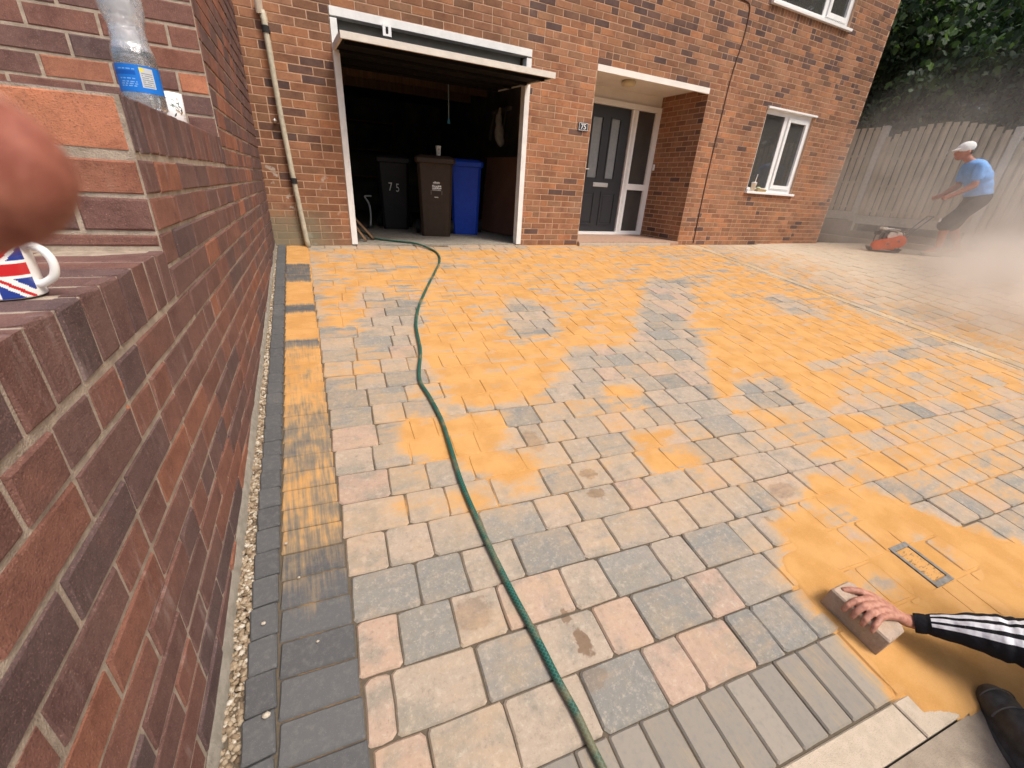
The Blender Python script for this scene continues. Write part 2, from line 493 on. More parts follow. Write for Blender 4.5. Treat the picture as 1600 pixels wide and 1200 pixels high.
def edging_material():
    m = NB("charcoal_block", 0.85, 0.3)
    p = m.pos(); r = m.attr("rnd"); s = m.attr("sand")
    base = m.ramp(r, [(0, (.078, .080, .084)), (.5, (.108, .110, .113)), (.62, (.22, .20, .17)), (1, (.30, .265, .22))])
    n2 = m.noise(p, 60, 4, .6); n3 = m.noise(p, 420, 2)
    c = m.mix(m.smooth(n2.outputs[0], .45, .75, 0, .4), base.outputs[0], (.17, .165, .155))
    c = m.mix(m.smooth(n3.outputs[0], .60, .75, 0, .5), c, (.24, .235, .22))
    st = m.noise(m.vmul(p, (95, 7, 7)).outputs[0], 1.0, 3, .6)
    pt = m.noise(p, 11, 3)
    amt = m.math('ADD', s, m.math('ADD', m.math('MULTIPLY', m.math('SUBTRACT', st.outputs[0], .5), .75), m.math('MULTIPLY', m.math('SUBTRACT', pt.outputs[0], .5), .7)))
    amt = m.math('MULTIPLY', amt, m.smooth(s, .0, .12))
    c = m.mix(m.smooth(amt, .05, .55, 0, .5), c, (.42, .29, .14))
    full = m.smooth(amt, .36, .74)
    c = m.mix(full, c, sand_colour(m, p))
    far = m.smooth(m.n('SeparateXYZ', {0: p}).outputs[0], 4.2, 5.4, 0.0, 1.0)
    far = m.math('MULTIPLY', far, m.smooth(m.noise(p, 3.5, 4, .6).outputs[0], .3, .7, .35, .95))
    c = m.mix(far, c, m.mix(m.smooth(m.noise(p, 1.7, 3).outputs[0], .42, .58), (.50, .40, .28), (.54, .33, .13)))
    m.color(c)
    m.bump(m.math('ADD', n2.outputs[0], n3.outputs[0]), .25, .003)
    return m.m

def joint_material():
    m = NB("joint_fill", 0.95, 0.1)
    p = m.pos(); s = m.attr("sand")
    n = m.noise(p, 90, 3)
    c = m.mix(n.outputs[0], (.07, .058, .044), (.15, .12, .085))
    amt = m.math('ADD', s, m.math('MULTIPLY', m.math('SUBTRACT', m.noise(p, 14, 4, .65).outputs[0], .5), .5))
    c = m.mix(m.smooth(amt, .35, .62), c, sand_colour(m, p))
    far = m.smooth(m.n('SeparateXYZ', {0: p}).outputs[0], 4.2, 5.4, 0.0, .8)
    m.color(m.mix(far, c, (.46, .37, .26)))
    return m.m

def brick_material(name, stops, streak, near):
    m = NB(name, 0.82 if near else .88, 0.3)
    p = m.pos()
    r = m.math('ADD', m.attr("rnd"), m.objr()).outputs[0]
    off = m.n("CombineXYZ", {0: m.math('MULTIPLY', r, 53.0), 1: m.math('MULTIPLY', r, 17.0), 2: m.math('MULTIPLY', r, 71.0)})
    q = m.vadd(p, off).outputs[0]
    base = m.ramp(r, stops)
    n1 = m.noise(q, 9 if near else 7, 4, .6); n2 = m.noise(q, 55, 4, .6)
    c = m.mix(m.smooth(n1.outputs[0], .42, .72, 0, .55), base.outputs[0], m.mix(1.0, base.outputs[0], (.50, .42, .46), 'MULTIPLY'))
    c = m.mix(m.smooth(n1.outputs[0], .45, .25, 0, .45), c, m.mix(1.0, base.outputs[0], (1.35, 1.2, 1.05), 'MULTIPLY'))
    c = m.mix(m.smooth(n2.outputs[0], .42, .66, 0, .35), c, m.mix(1.0, c, (.62, .58, .58), 'MULTIPLY'))
    if near:
        n3 = m.noise(q, 330, 3, .6)
        c = m.mix(m.smooth(n3.outputs[0], .56, .68, 0, .6), c, (.05, .035, .032))
        c = m.mix(m.smooth(n3.outputs[0], .42, .30, 0, .5), c, (.40, .25, .19))
        # lime bloom washed down the faces
        bl = m.noise(m.vmul(p, (5, 9, 2.2)).outputs[0], 1.4, 5, .65)
        c = m.mix(m.smooth(bl.outputs[0], .58, .76, 0, streak), c, (.44, .35, .32))
        m.color(c)
        h = m.math('ADD', m.math('MULTIPLY', n2.outputs[0], .6), m.math('MULTIPLY', n3.outputs[0], .45))
        m.bump(h, .8, .005)
    else:
        bl = m.noise(m.vmul(p, (1, 1, 1)).outputs[0], 1.1, 5, .6)
        c = m.mix(m.smooth(bl.outputs[0], .62, .78, 0, streak), c, (.44, .33, .26))
        # rain staining in broad patches, and lime splashes low in the corner
        wide = m.noise(m.vmul(p, (1.6, 1.6, .7)).outputs[0], 1.0, 5, .6)
        kk = m.smooth(wide.outputs[0], .32, .66, .80, 1.12)
        c = m.mix(1.0, c, m.n("CombineColor", {0: kk, 1: kk, 2: kk}).outputs[0], 'MULTIPLY')
        zz = m.n("SeparateXYZ", {0: p})
        spl = m.math('MULTIPLY', m.smooth(m.noise(p, 6.5, 4, .6).outputs[0], .60, .66), m.math('MULTIPLY', m.smooth(zz.outputs[2], 1.1, .5), m.smooth(zz.outputs[0], .1, -.3)))
        c = m.mix(m.math('MULTIPLY', spl, .75), c, (.50, .47, .41))
        # green grey damp low in the corner by the pipe
        z = m.n("SeparateXYZ", {0: p})
        low = m.math('MULTIPLY', m.smooth(m.math('ADD', z.outputs[2], m.math('MULTIPLY', m.noise(p, 6, 3).outputs[0], .5)), .72, .35), m.smooth(z.outputs[0], -.05, -.45))
        c = m.mix(m.math('MULTIPLY', low, .8), c, (.20, .19, .13))
        m.color(c)
        m.bump(n2.outputs[0], .3, .003)
    return m.m

def mortar_material(name, a, b, green=False):
    m = NB(name, 0.95, 0.15)
    p = m.pos()
    n = m.noise(p, 30, 4, .6); f = m.noise(p, 300, 3)
    c = m.mix(m.smooth(n.outputs[0], .35, .68), a, b)
    c = m.mix(m.smooth(f.outputs[0], .55, .75, 0, .45), c, tuple(x * .45 for x in a))
    if green:
        z = m.n("SeparateXYZ", {0: p})
        low = m.math('MULTIPLY', m.smooth(z.outputs[2], .55, .1), m.smooth(z.outputs[0], -.05, -.45))
        c = m.mix(m.math('MULTIPLY', low, .7), c, (.22, .21, .14))
    m.color(c)
    m.bump(m.math('ADD', n.outputs[0], f.outputs[0]), .6, .006)
    return m.m

def glass_material(name, tint, refl=1.0):
    m = NB(name)
    nt = m.t
    tr = m.n("BsdfTransparent", {0: tint}); gl = m.n("BsdfGlossy", {"Color": (.95, .97, 1.0), "Roughness": .02})
    fr = m.n("Fresnel", {"IOR": 1.52})
    k = m.math('MULTIPLY', fr.outputs[0], refl, clamp=True)
    pane_grey = m.n("BsdfDiffuse", {"Color": (.13, .125, .115)})  # flat grey mixed into the panes, standing in for their grey reflection
    base = m.n("MixShader", {0: .45, 1: tr.outputs[0], 2: pane_grey.outputs[0]})
    mx = m.n("MixShader", {0: k, 1: base.outputs[0], 2: gl.outputs[0]})
    nt.links.new(mx.outputs[0], nt.nodes["Material Output"].inputs[0])
    return m.m

def wood_material(name, a, b, green=0.0, axis=(30, 30, 2.2)):
    m = NB(name, 0.88, 0.2)
    p = m.pos(); r = m.objr()
    q = m.vadd(p, m.n("CombineXYZ", {0: m.math('MULTIPLY', r, 31.0), 1: m.math('MULTIPLY', r, 57.0), 2: m.math('MULTIPLY', r, 13.0)}).outputs[0]).outputs[0]
    g = m.noise(m.vmul(q, axis).outputs[0], 1.0, 5, .65)
    n = m.noise(q, 3.0, 3)
    c = m.mix(m.smooth(g.outputs[0], .3, .7), a, b)
    c = m.mix(m.smooth(r, 0, 1, 0, .35), c, m.mix(1.0, c, (.72, .70, .66), 'MULTIPLY'))
    if green:
        c = m.mix(m.smooth(n.outputs[0], .45, .65, 0, green), c, (.17, .18, .10))
    m.color(c)
    m.bump(g.outputs[0], .3, .004)
    return m.m

M = {}
M['paver'] = paver_material()
M['edging'] = edging_material()
M['joint'] = joint_material()
M['house_brick'] = brick_material("house_brick", [(0, (.10, .064, .056)), (.10, (.15, .084, .062)), (.20, (.20, .104, .060)), (.45, (.285, .132, .070)), (.65, (.345, .170, .096)), (.82, (.265, .145, .082)), (1, (.39, .175, .085))], .3, False)
M['wall_brick'] = brick_material("wall_brick", [(0, (.115, .076, .074)), (.25, (.155, .088, .078)), (.55, (.185, .092, .074)), (.80, (.225, .102, .074)), (.93, (.265, .112, .072)), (1, (.34, .145, .088))], .45, True)
M['orange_brick'] = brick_material("orange_brick", [(0, (.50, .20, .11)), (1, (.52, .22, .12))], .5, True)
M['house_mortar'] = mortar_material("house_mortar", (.47, .295, .19), (.53, .36, .255), True)
M['wall_mortar'] = mortar_material("wall_mortar", (.44, .365, .29), (.31, .255, .20))
M['concrete'] = mortar_material("concrete", (.33, .30, .25), (.25, .225, .185))
M['pale_concrete'] = mortar_material("pale_concrete", (.50, .42, .33), (.44, .37, .285))
M['upvc'] = plain("white_upvc", (.80, .80, .79), .35, .04, 6, spec=.5)
M['white_paint'] = plain("white_paint", (.74, .74, .72), .55, .10, 12)
M['old_paint'] = plain("old_white_paint", (.66, .62, .55), .65, .10, 14)
M['door_paint'] = plain("anthracite_door", (.020, .022, .027), .38, .06, 8, spec=.5)
M['render_white'] = plain("painted_ceiling", (.74, .71, .66), .8, .06, 5)
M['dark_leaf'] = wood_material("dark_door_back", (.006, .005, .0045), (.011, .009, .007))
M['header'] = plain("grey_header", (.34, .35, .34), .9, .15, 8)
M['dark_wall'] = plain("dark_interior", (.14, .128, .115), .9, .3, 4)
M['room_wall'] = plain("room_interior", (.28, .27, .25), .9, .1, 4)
M['chrome'] = plain("brushed_metal", (.60, .60, .60), .3, .05, 30, metallic=.9)
M['side_glass'] = plain("obscured_glass", (.055, .052, .048), .28, .25, 4, spec=.5)
M['glass'] = glass_material("window_glass", (.55, .57, .56), 1.3)
M['frost'] = plain("frosted_glass", (.22, .24, .25), .3, .12, 30, spec=.6)
M['black'] = plain("black_plastic", (.018, .018, .019), .5, .15, 20)
M['rubber'] = plain("black_rubber", (.022, .022, .022), .8, .2, 30)
M['grey_pipe'] = plain("weathered_pipe", (.42, .39, .30), .7, .30, 22)
M['timber'] = wood_material("brown_timber", (.20, .115, .06), (.30, .18, .10))
M['fence'] = wood_material("fence_timber", (.60, .52, .385), (.44, .38, .28), .35)
M['fence_post'] = plain("concrete_post", (.56, .54, .48), .9, .15, 20, .3)
M['bin_black'] = plain("black_bin", (.013, .013, .014), .55, .15, 14)
M['bin_brown'] = plain("brown_bin", (.042, .026, .017), .55, .15, 14)
M['bin_blue'] = plain("blue_bin", (.012, .058, .46), .5, .12, 14)
M['white'] = plain("white_print", (.78, .78, .76), .5, .04)
M['tarmac'] = mortar_material("old_path", (.32, .265, .205), (.26, .215, .165))
M['soil'] = mortar_material("soil", (.12, .09, .06), (.09, .07, .05))

# ------------------------------------------------------------------ brick pieces
_bm_cache = {}
def brick_shape(w, h, d, var, c=0.0035, rough=0.0):
    key = (round(w, 3), round(h, 3), round(d, 3), var, c)
    if key in _bm_cache:
        return _bm_cache[key]
    rr = random.Random(var * 7 + 3)
    j = lambda: rr.uniform(-rough, rough)
    V = []
    fr = [(-1, -1), (1, -1), (1, 1), (-1, 1)]
    for sx, sz in fr:
        V.append((sx * (w / 2 - c) + j(), 0 + j() * .6, sz * (h / 2 - c) + j()))
    for sx, sz in fr:
        V.append((sx * w / 2 + j() * .6, -c, sz * h / 2 + j() * .6))
    for sx, sz in fr:
        V.append((sx * w / 2, -d, sz * h / 2))
    F = [(0, 1, 2, 3)]
    for i in range(4):
        k = (i + 1) % 4
        F.append((4 + i, 4 + k, k, i)); F.append((8 + i, 8 + k, 4 + k, 4 + i))
    me = mesh_py("brick", V, F)
    _bm_cache[key] = (me, V, F)
    return _bm_cache[key]

def lay_pieces(pieces, parent, mat, name, limit=300, c=.0035, rough=.0, stuff_name=None):
    """pieces: dict(p=centre of face, x=along, n=outward, z=up, w,h,d,r,[mat])"""
    for q in pieces:
        q['a'] = shown(q['p'], q['w'] * q['h'] * max(.05, q['n'].dot((CAM_POS - q['p']).normalized())))
    order = sorted(pieces, key=lambda q: -q['a'])
    Vs, Fs, Rs = [], [], []
    inv = parent.matrix_world.inverted() if parent is not None else Matrix.Identity(4)
    for i, q in enumerate(order):
        var = int(q['r'] * 97) % 4
        MW = Matrix(((q['x'].x, q['n'].x, q['z'].x, q['p'].x), (q['x'].y, q['n'].y, q['z'].y, q['p'].y), (q['x'].z, q['n'].z, q['z'].z, q['p'].z), (0, 0, 0, 1)))
        me, V, F = brick_shape(q['w'], q['h'], q['d'], var, c, rough)
        if i < limit and q['a'] > 0:
            if q.get('mat'):
                me = me.copy(); me.materials.clear(); me.materials.append(q['mat'])
            elif not me.materials:
                me.materials.append(mat)
            o = bpy.data.objects.new(name, me)
            COL.objects.link(o)
            o.parent = parent
            o.matrix_local = inv @ MW
            o.color = (q['r'], 0, 0, 1)
            if q.get('label'):
                o['label'] = q['label']
        else:
            b = len(Vs)
            Vs += [MW @ Vector(v) for v in V]
            Fs += [tuple(b + k for k in f) for f in F]
            Rs += [q['r']] * len(V)
    if Vs:
        me = mesh_py(stuff_name or name, [inv @ v for v in Vs], Fs)
        add_attr(me, "rnd", Rs)
        o = link(stuff_name or name, me, mat, parent, kind='stuff')
        o.color = (0, 0, 0, 1)

# ================================================================== THE HOUSE
HX0, HX1, HZ0, HZ1 = -2.2, 8.613, -0.3, 5.0
CH = 0.0692
GAR = (0.0, 2.094, -0.3, 2.075)
POR = (2.992, 4.899, -0.3, 2.076)
WLO = (6.19, 7.375, 0.845, 1.995)
WUP = (5.71, 7.535, 3.165, 4.35)
OPEN = [GAR, POR, WLO, WUP]

house = empty("house", (3.2, 0.0, 0.0), "orange red brick house with open garage, recessed dark front door and white windows", "house")

def house_shell():
    xs = sorted({HX0, HX1} | {v for o in OPEN for v in o[:2]})
    zs = sorted({HZ0, HZ1} | {v for o in OPEN for v in o[2:]})
    V, F = [], []
    def quad(a, b, c, d):
        n = len(V); V.extend([a, b, c, d]); F.append((n, n + 1, n + 2, n + 3))
    y0 = 0.0016
    for x0, x1 in zip(xs, xs[1:]):
        for z0, z1 in zip(zs, zs[1:]):
            cx, cz = (x0 + x1) / 2, (z0 + z1) / 2
            if any(o[0] < cx < o[1] and o[2] < cz < o[3] for o in OPEN):
                continue
            quad((x0, y0, z0), (x1, y0, z0), (x1, y0, z1), (x0, y0, z1))
    for o in OPEN:
        dep = 0.22
        x0, x1, z0, z1 = o
        quad((x0, y0, z0), (x0, y0, z1), (x0, dep, z1), (x0, dep, z0))
        if o is not POR:
            quad((x1, y0, z0), (x1, dep, z0), (x1, dep, z1), (x1, y0, z1))
        quad((x0, y0, z1), (x1, y0, z1), (x1, dep, z1), (x0, dep, z1))
        if z0 > 0:
            quad((x0, y0, z0), (x0, dep, z0), (x1, dep, z0), (x1, y0, z0))
    # gable ends and back, so the house stands as a block
    D = 7.0
    quad((HX1, y0, HZ0), (HX1, D, HZ0), (HX1, D, HZ1), (HX1, y0, HZ1))
    quad((HX0, y0, HZ0), (HX0, y0, HZ1), (HX0, D, HZ1), (HX0, D, HZ0))
    quad((HX0, D, HZ0), (HX0, D, HZ1), (HX1, D, HZ1), (HX1, D, HZ0))
    link("wall", mesh_py("house_wall", [Vector(v) - house.location for v in V], F), M['house_mortar'], house)
    # pitched roof, out of view, added to keep light out of garage and porch
    bm = bmesh.new()
    prof = [(-.35, HZ1 - .02), (D / 2, HZ1 + 2.2), (D + .35, HZ1 - .02), (D + .35, HZ1 - .16), (D / 2, HZ1 + 2.06), (-.35, HZ1 - .16)]
    a = [bm.verts.new(Vector((HX0 - .1, y, z)) - house.location) for y, z in prof]
    b = [bm.verts.new(Vector((HX1 + .1, y, z)) - house.location) for y, z in prof]
    n = len(prof)
    for i in range(n):
        bm.faces.new((a[i], a[(i + 1) % n], b[(i + 1) % n], b[i]))
    bm.faces.new(a[:3][::-1] + a[3:][::-1]) if False else None
    link("roof", bm_mesh("roof", bm), plain("roof_tiles", (.13, .075, .055), .85, .2, 10), house)

house_shell()

def facade_bricks():
    P = []
    L, J = 0.2115, 0.0095
    nrow = int(round((4.0 - HZ0) / CH))
    k0 = -int(round(.277 / CH))
    rr = random.Random(5)
    X, N, Z = Vector((1, 0, 0)), Vector((0, -1, 0)), Vector((0, 0, 1))
    def put(x0, x1, zc, h, y=0.0, r=None):
        if x1 - x0 < .035:
            return
        cx = (x0 + x1) / 2
        if r is None:
            dark = .07 + .32 * sstep(2.0, 2.6, zc) * (0.35 + 0.65 * sstep(.5, 2.2, cx)) + (.10 if cx < 0 and zc > .9 else 0)
            v = rr.random()
            r = rr.uniform(0, .2) if v < dark else rr.uniform(.22, 1.0)
            if zc < 1.9 and r > .2 and cx > 1.9:
                r = min(1, r + .08)
        P.append(dict(p=Vector((cx, y - rr.uniform(0, .0022), zc)), x=X, n=N, z=Z, w=x1 - x0 - J, h=h - J, d=.03, r=r * .999))
    for k in range(k0, k0 + nrow):
        z0, z1 = k * CH, (k + 1) * CH
        zc = (z0 + z1) / 2
        if z1 < -0.02:
            continue
        cuts = [(HX0, HX1)]
        for o in OPEN:
            if o[2] < zc < o[3]:
                new = []
                for a, b in cuts:
                    if o[0] > a and o[1] < b:
                        new += [(a, o[0]), (o[1], b)]
                    else:
                        new.append((a, b))
                cuts = new
        # soldier bricks under the upper sill
        if WUP[2] - 2 * CH + .01 < zc < WUP[2]:
            new = []
            for a, b in cuts:
                if a < WUP[0] and b > WUP[1]:
                    new += [(a, WUP[0]), (WUP[1], b)]
                else:
                    new.append((a, b))
            cuts = new
        for a, b in cuts:
            x = HX0 + (0 if k % 2 else L / 2) + L * math.floor((a - HX0) / L - 1)
            while x < b:
                xa, xb = max(x, a), min(x + L, b)
                if xb - xa > .035:
                    if xb - xa > .19 and rr.random() < .10:
                        put(xa, (xa + xb) / 2, zc, CH); put((xa + xb) / 2, xb, zc, CH)
                    else:
                        put(xa, xb, zc, CH)
                x += L
    x = WUP[0]
    while x < WUP[1] - .03:
        put(x, min(x + .0715, WUP[1]), 3.105, .12, r=rr.uniform(.08, 1))
        x += .0715
    # porch return wall
    X2, N2 = Vector((0, -1, 0)), Vector((-1, 0, 0))
    for k in range(0, 30):
        zc = (k + .5) * CH
        y = 0.003 + (0 if k % 2 else -L / 2)
        while y < .9:
            a, b = max(y, .003), min(y + L, .9)
            if b - a > .035:
                v = rr.random()
                P.append(dict(p=Vector((4.899, (a + b) / 2, zc)), x=X2, n=N2, z=Z, w=b - a - J, h=CH - J, d=.03, r=(rr.uniform(0, .2) if v < .12 else rr.uniform(.22, 1)) * .999))
            y += L
    lay_pieces(P, house, M['house_brick'], "brick", 300, .0016, .0008)
facade_bricks()

def hpart(name, bm, mat, smooth=False, parent=house):
    me = bm_mesh(name, bm, smooth)
    off = house.location
    me.transform(Matrix.Translation(-off))
    return link(name, me, mat, parent)

def bx(bm, x0, x1, y0, y1, z0, z1, bevel=0.0):
    return box(bm, ((x0 + x1) / 2, (y0 + y1) / 2, (z0 + z1) / 2), (x1 - x0, y1 - y0, z1 - z0), bevel=bevel)

def house_fittings():
    # garage room
    bm = bmesh.new()
    def q(*v): bm.faces.new([bm.verts.new(p) for p in v])
    gx0, gx1, gy0, gy1, gh = -.12, 2.75, .22, 5.6, 2.2
    q((gx0, gy0, -.02), (gx0, gy1, -.02), (gx0, gy1, gh), (gx0, gy0, gh))
    q((gx1, gy0, -.02), (gx1, gy1, -.02), (gx1, gy1, gh), (gx1, gy0, gh))
    q((gx0, gy1, -.02), (gx1, gy1, -.02), (gx1, gy1, gh), (gx0, gy1, gh))
    q((gx0, gy0, gh), (gx1, gy0, gh), (gx1, gy1, gh), (gx0, gy1, gh))
    q((gx0, gy0, -.02), (0, gy0, -.02), (0, gy0, gh), (gx0, gy0, gh))
    q((2.094, gy0, -.02), (gx1, gy0, -.02), (gx1, gy0, gh), (2.094, gy0, gh))
    q((0, gy0, 2.075), (2.094, gy0, 2.075), (2.094, gy0, gh), (0, gy0, gh))
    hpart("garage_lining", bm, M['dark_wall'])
    bm = bmesh.new(); bx(bm, -.12, 2.75, 0.012, 5.6, -.2, 0.012)
    hpart("garage_floor", bm, M['concrete'])
    for y in (1.2, 2.0, 2.8, 3.6):
        bm = bmesh.new(); bx(bm, -.1, 2.73, y, y + .05, 2.05, 2.18)
        hpart("ceiling_joist", bm, M['timber'])
    bm = bmesh.new(); bx(bm, .07, 2.02, .135, .15, 1.80, 2.072)
    hpart("header_board", bm, M['header'])
    # garage door frame
    for nm, a in (("frame_post", (0.002, .062, .0, .09, 0.0, 1.99)), ("frame_post", (2.028, 2.092, .0, .09, 0.0, 1.99)), ("frame_head", (0.002, 2.092, .002, .092, 1.992, 2.073))):
        bm = bmesh.new(); bx(bm, a[0], a[1], a[2] - .012, a[3], a[4] + .013, a[5], .003)
        hpart(nm, bm, M['white_paint'])
    # up-and-over leaf, swung up and standing out from the opening
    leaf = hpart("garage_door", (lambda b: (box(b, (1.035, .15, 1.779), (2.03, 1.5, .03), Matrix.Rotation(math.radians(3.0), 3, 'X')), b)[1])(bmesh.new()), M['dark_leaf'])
    leaf_rot = Matrix.Rotation(math.radians(3.0), 3, 'X')
    e = Vector((1.035, .15, 1.779)) + leaf_rot @ Vector((0, -.755, 0))
    bm = bmesh.new(); box(bm, e, (2.06, .022, .052), leaf_rot, .002); 
    o = hpart("door_edge", bm, M['old_paint'], parent=leaf)
    for s in (-1, 1):
        bm = bmesh.new(); box(bm, Vector((1.035, .15, 1.779)) + leaf_rot @ Vector((s * 1.02, .0, .002)), (.02, 1.48, .055), leaf_rot, .002)
        hpart("door_rail", bm, M['old_paint'], parent=leaf)
    for k in range(4):
        bm = bmesh.new(); box(bm, Vector((1.035, .15, 1.779)) + leaf_rot @ Vector((0, -.6 + .4 * k, -.028)), (1.96, .06, .025), leaf_rot, .002)
        hpart("batten", bm, M['dark_leaf'], parent=leaf)
    bm = bmesh.new()
    fx, fz, fy = .508, 1.972, -.03
    for a in ((fx - .04, fx - .013, fz - .045, fz + .045), (fx + .013, fx + .04, fz - .045, fz + .045), (fx - .013, fx + .013, fz + .028, fz + .045), (fx - .013, fx + .013, fz - .045, fz - .028)):
        bx(bm, a[0], a[1], fy, fy + .012, a[2], a[3])
    hpart("latch_keep", bm, M['upvc'])
    # light pull hanging in the garage
    bm = bmesh.new(); tube(bm, [(1.515, 1.2, 2.1), (1.516, 1.2, 1.75), (1.517, 1.2, 1.46)], .006, 6)
    c = hpart("pull_cord", bm, plain("pale_cord", (.35, .5, .6), .7))
    bm = bmesh.new(); lathe(bm, [(.006, .06), (.012, .05), (.024, .0)], 12, (1.517, 1.2, 1.41))
    hpart("cord_bell", bm, plain("blue_plastic", (.10, .38, .62), .4), parent=c)
    # porch
    bm = bmesh.new(); bx(bm, 2.97, 4.93, .012, .9, 2.078, 2.14)
    hpart("porch_ceiling", bm, M['render_white'])
    bm = bmesh.new(); bx(bm, 2.992, 4.9, -.004, .03, 2.012, 2.078)
    hpart("porch_fascia", bm, M['render_white'])
    bm = bmesh.new(); bx(bm, 2.97, 2.991, .22, .9, -.2, 2.1)
    hpart("porch_side_wall", bm, M['house_mortar'])
    bm = bmesh.new(); bx(bm, 4.9005, 4.95, .0025, 1.0, -.2, 2.1)
    hpart("porch_side_wall", bm, M['house_mortar'])
    bm = bmesh.new(); bx(bm, 2.97, 4.93, .965, 1.0, -.2, 2.2)
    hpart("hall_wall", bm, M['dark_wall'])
    bm = bmesh.new(); bx(bm, 2.997, 4.893, -.03, .96, -.15, .052, .004)
    hpart("door_step", bm, plain("terracotta_step", (.38, .25, .18), .85, .2, 20, .3))
    bm = bmesh.new(); bx(bm, 2.997, 4.70, -.055, -.031, -.15, .034, .003)
    hpart("step_edge", bm, M['pale_concrete'])
    # front door and side light
    y0 = .90
    fr = hpart("door_frame", (lambda b: ([bx(b, *a) for a in ((3.40, 3.46, y0 - .035, y0 + .05, .055, 1.93), (4.335, 4.445, y0 - .035, y0 + .05, .055, 1.853), (4.80, 4.895, y0 - .035, y0 + .05, .055, 1.853),
        (3.46, 4.895, y0 - .037, y0 + .05, 1.856, 1.93), (3.46, 4.335, y0 - .05, y0 + .05, .055, .098), (4.445, 4.80, y0 - .035, y0 + .05, .055, .115), (4.445, 4.80, y0 - .035, y0 + .05, .752, .842))], b)[1])(bmesh.new()), M['upvc'])
    bm = bmesh.new(); bx(bm, 2.97, 4.93, y0 + .0, y0 + .04, 1.933, 2.078); bx(bm, 2.97, 3.398, y0, y0 + .04, .05, 1.932)
    hpart("door_head_panel", bm, M['render_white'])
    bm = bmesh.new(); bx(bm, 4.37, 4.385, y0 - .042, y0 - .034, .1, 1.85); bx(bm, 4.396, 4.402, y0 - .040, y0 - .034, .1, 1.85)
    hpart("frame_bead", bm, M['white_paint'], parent=fr)
    for z0, z1 in ((.115, .752), (.842, 1.853)):
        bm = bmesh.new(); bx(bm, 4.445, 4.80, y0 + .0, y0 + .008, z0, z1)
        hpart("side_pane", bm, M['side_glass'])
    door = hpart("front_door", (lambda b: ([bx(b, *a) for a in ((3.463, 4.332, y0, y0 + .045, .10, .893), (3.463, 3.64, y0, y0 + .045, .893, 1.70), (3.82, 3.985, y0, y0 + .045, .893, 1.70), (4.15, 4.332, y0, y0 + .045, .893, 1.70), (3.463, 4.332, y0, y0 + .045, 1.70, 1.853))], b)[1])(bmesh.new()), M['door_paint'])
    for xa, xb in ((3.64, 3.82), (3.985, 4.15)):
        bm = bmesh.new(); bx(bm, xa, xb, y0 + .014, y0 + .024, .893, 1.70)
        hpart("door_pane", bm, M['frost'], parent=door)
        bm = bmesh.new()
        for a in ((xa - .02, xa, .875, 1.718), (xb, xb + .02, .875, 1.718), (xa, xb, .875, .893), (xa, xb, 1.70, 1.718)):
            bx(bm, a[0], a[1], y0 - .010, y0 - .0005, a[2], a[3])
        hpart("pane_moulding", bm, M['door_paint'], parent=door)
    for xa, xb in ((3.56, 3.83), (3.95, 4.24)):
        bm = bmesh.new()
        for a in ((xa, xa + .02, .20, .70), (xb - .02, xb, .20, .70), (xa + .02, xb - .02, .20, .22), (xa + .02, xb - .02, .68, .70)):
            bx(bm, a[0], a[1], y0 - .012, y0 - .0005, a[2], a[3])
        bx(bm, xa + .05, xb - .05, y0 - .008, y0 - .0005, .25, .65, .004)
        hpart("door_panel", bm, M['door_paint'], parent=door)
    bm = bmesh.new(); bx(bm, 3.775, 4.06, y0 - .014, y0 - .001, .768, .828, .004)
    bx(bm, 3.80, 4.035, y0 - .02, y0 - .0145, .783, .813, .002)
    hpart("letterbox", bm, M['chrome'], parent=door)
    bm = bmesh.new(); tube(bm, [(3.51, y0 - .0, 1.0), (3.51, y0 - .05, 1.0), (3.63, y0 - .055, 1.0)], .010, 8); bx(bm, 3.49, 3.53, y0 - .008, y0 - .0005, .92, 1.1)
    hpart("door_handle", bm, M['chrome'], parent=door)
    # doorbell on frame side, porch lamp
    bm = bmesh.new(); bx(bm, 4.868, 4.893, .80, .83, 1.06, 1.15, .004)
    hpart("doorbell", bm, M['upvc'])
    bm = bmesh.new(); lathe(bm, [(.03, .0), (.085, -.005), (.10, -.03), (.085, -.06), (.02, -.068)], 24, (3.80, .40, 2.077))
    hpart("porch_lamp", bm, plain("lamp_bowl", (.62, .56, .38), .35, .05), True)
    # number plate
    bm = bmesh.new(); bx(bm, 2.80, 2.945, -.013, -.003, 1.372, 1.462, .003)
    pl = hpart("number_plate", bm, plain("slate_plate", (.035, .038, .05), .45, .1))
    bm = bmesh.new()
    for a in ((2.806, 2.939, 1.453, 1.457), (2.806, 2.939, 1.377, 1.381), (2.806, 2.810, 1.381, 1.453), (2.935, 2.939, 1.381, 1.453)):
        bx(bm, a[0], a[1], -.0155, -.0135, a[2], a[3])
    hpart("plate_border", bm, M['white'], parent=pl)
    me = text_mesh("75", .082, .0012)
    me.transform(Matrix.Translation(Vector((2.872, -.0152, 1.415)) - house.location) @ Matrix.Rotation(math.radians(90), 4, 'X'))
    link("number", me, M['white'], pl)

    # windows
    def window(o, mull, name="window"):
        x0, x1, z0, z1 = o
        ya, yb = .045, .11
        t = .062
        w = hpart(name, (lambda b: ([bx(b, *a) for a in ((x0, x0 + t, ya, yb, z0, z1), (x1 - t, x1, ya, yb, z0, z1), (x0 + t, x1 - t, ya, yb, z0, z0 + t), (x0 + t, x1 - t, ya, yb, z1 - t, z1), (mull - .05, mull + .03, ya, yb, z0 + t, z1 - t))], b)[1])(bmesh.new()), M['upvc'])
        # opening sash on the right
        sx0, sx1 = mull + .032, x1 - t - .002
        s = .058
        bm = bmesh.new()
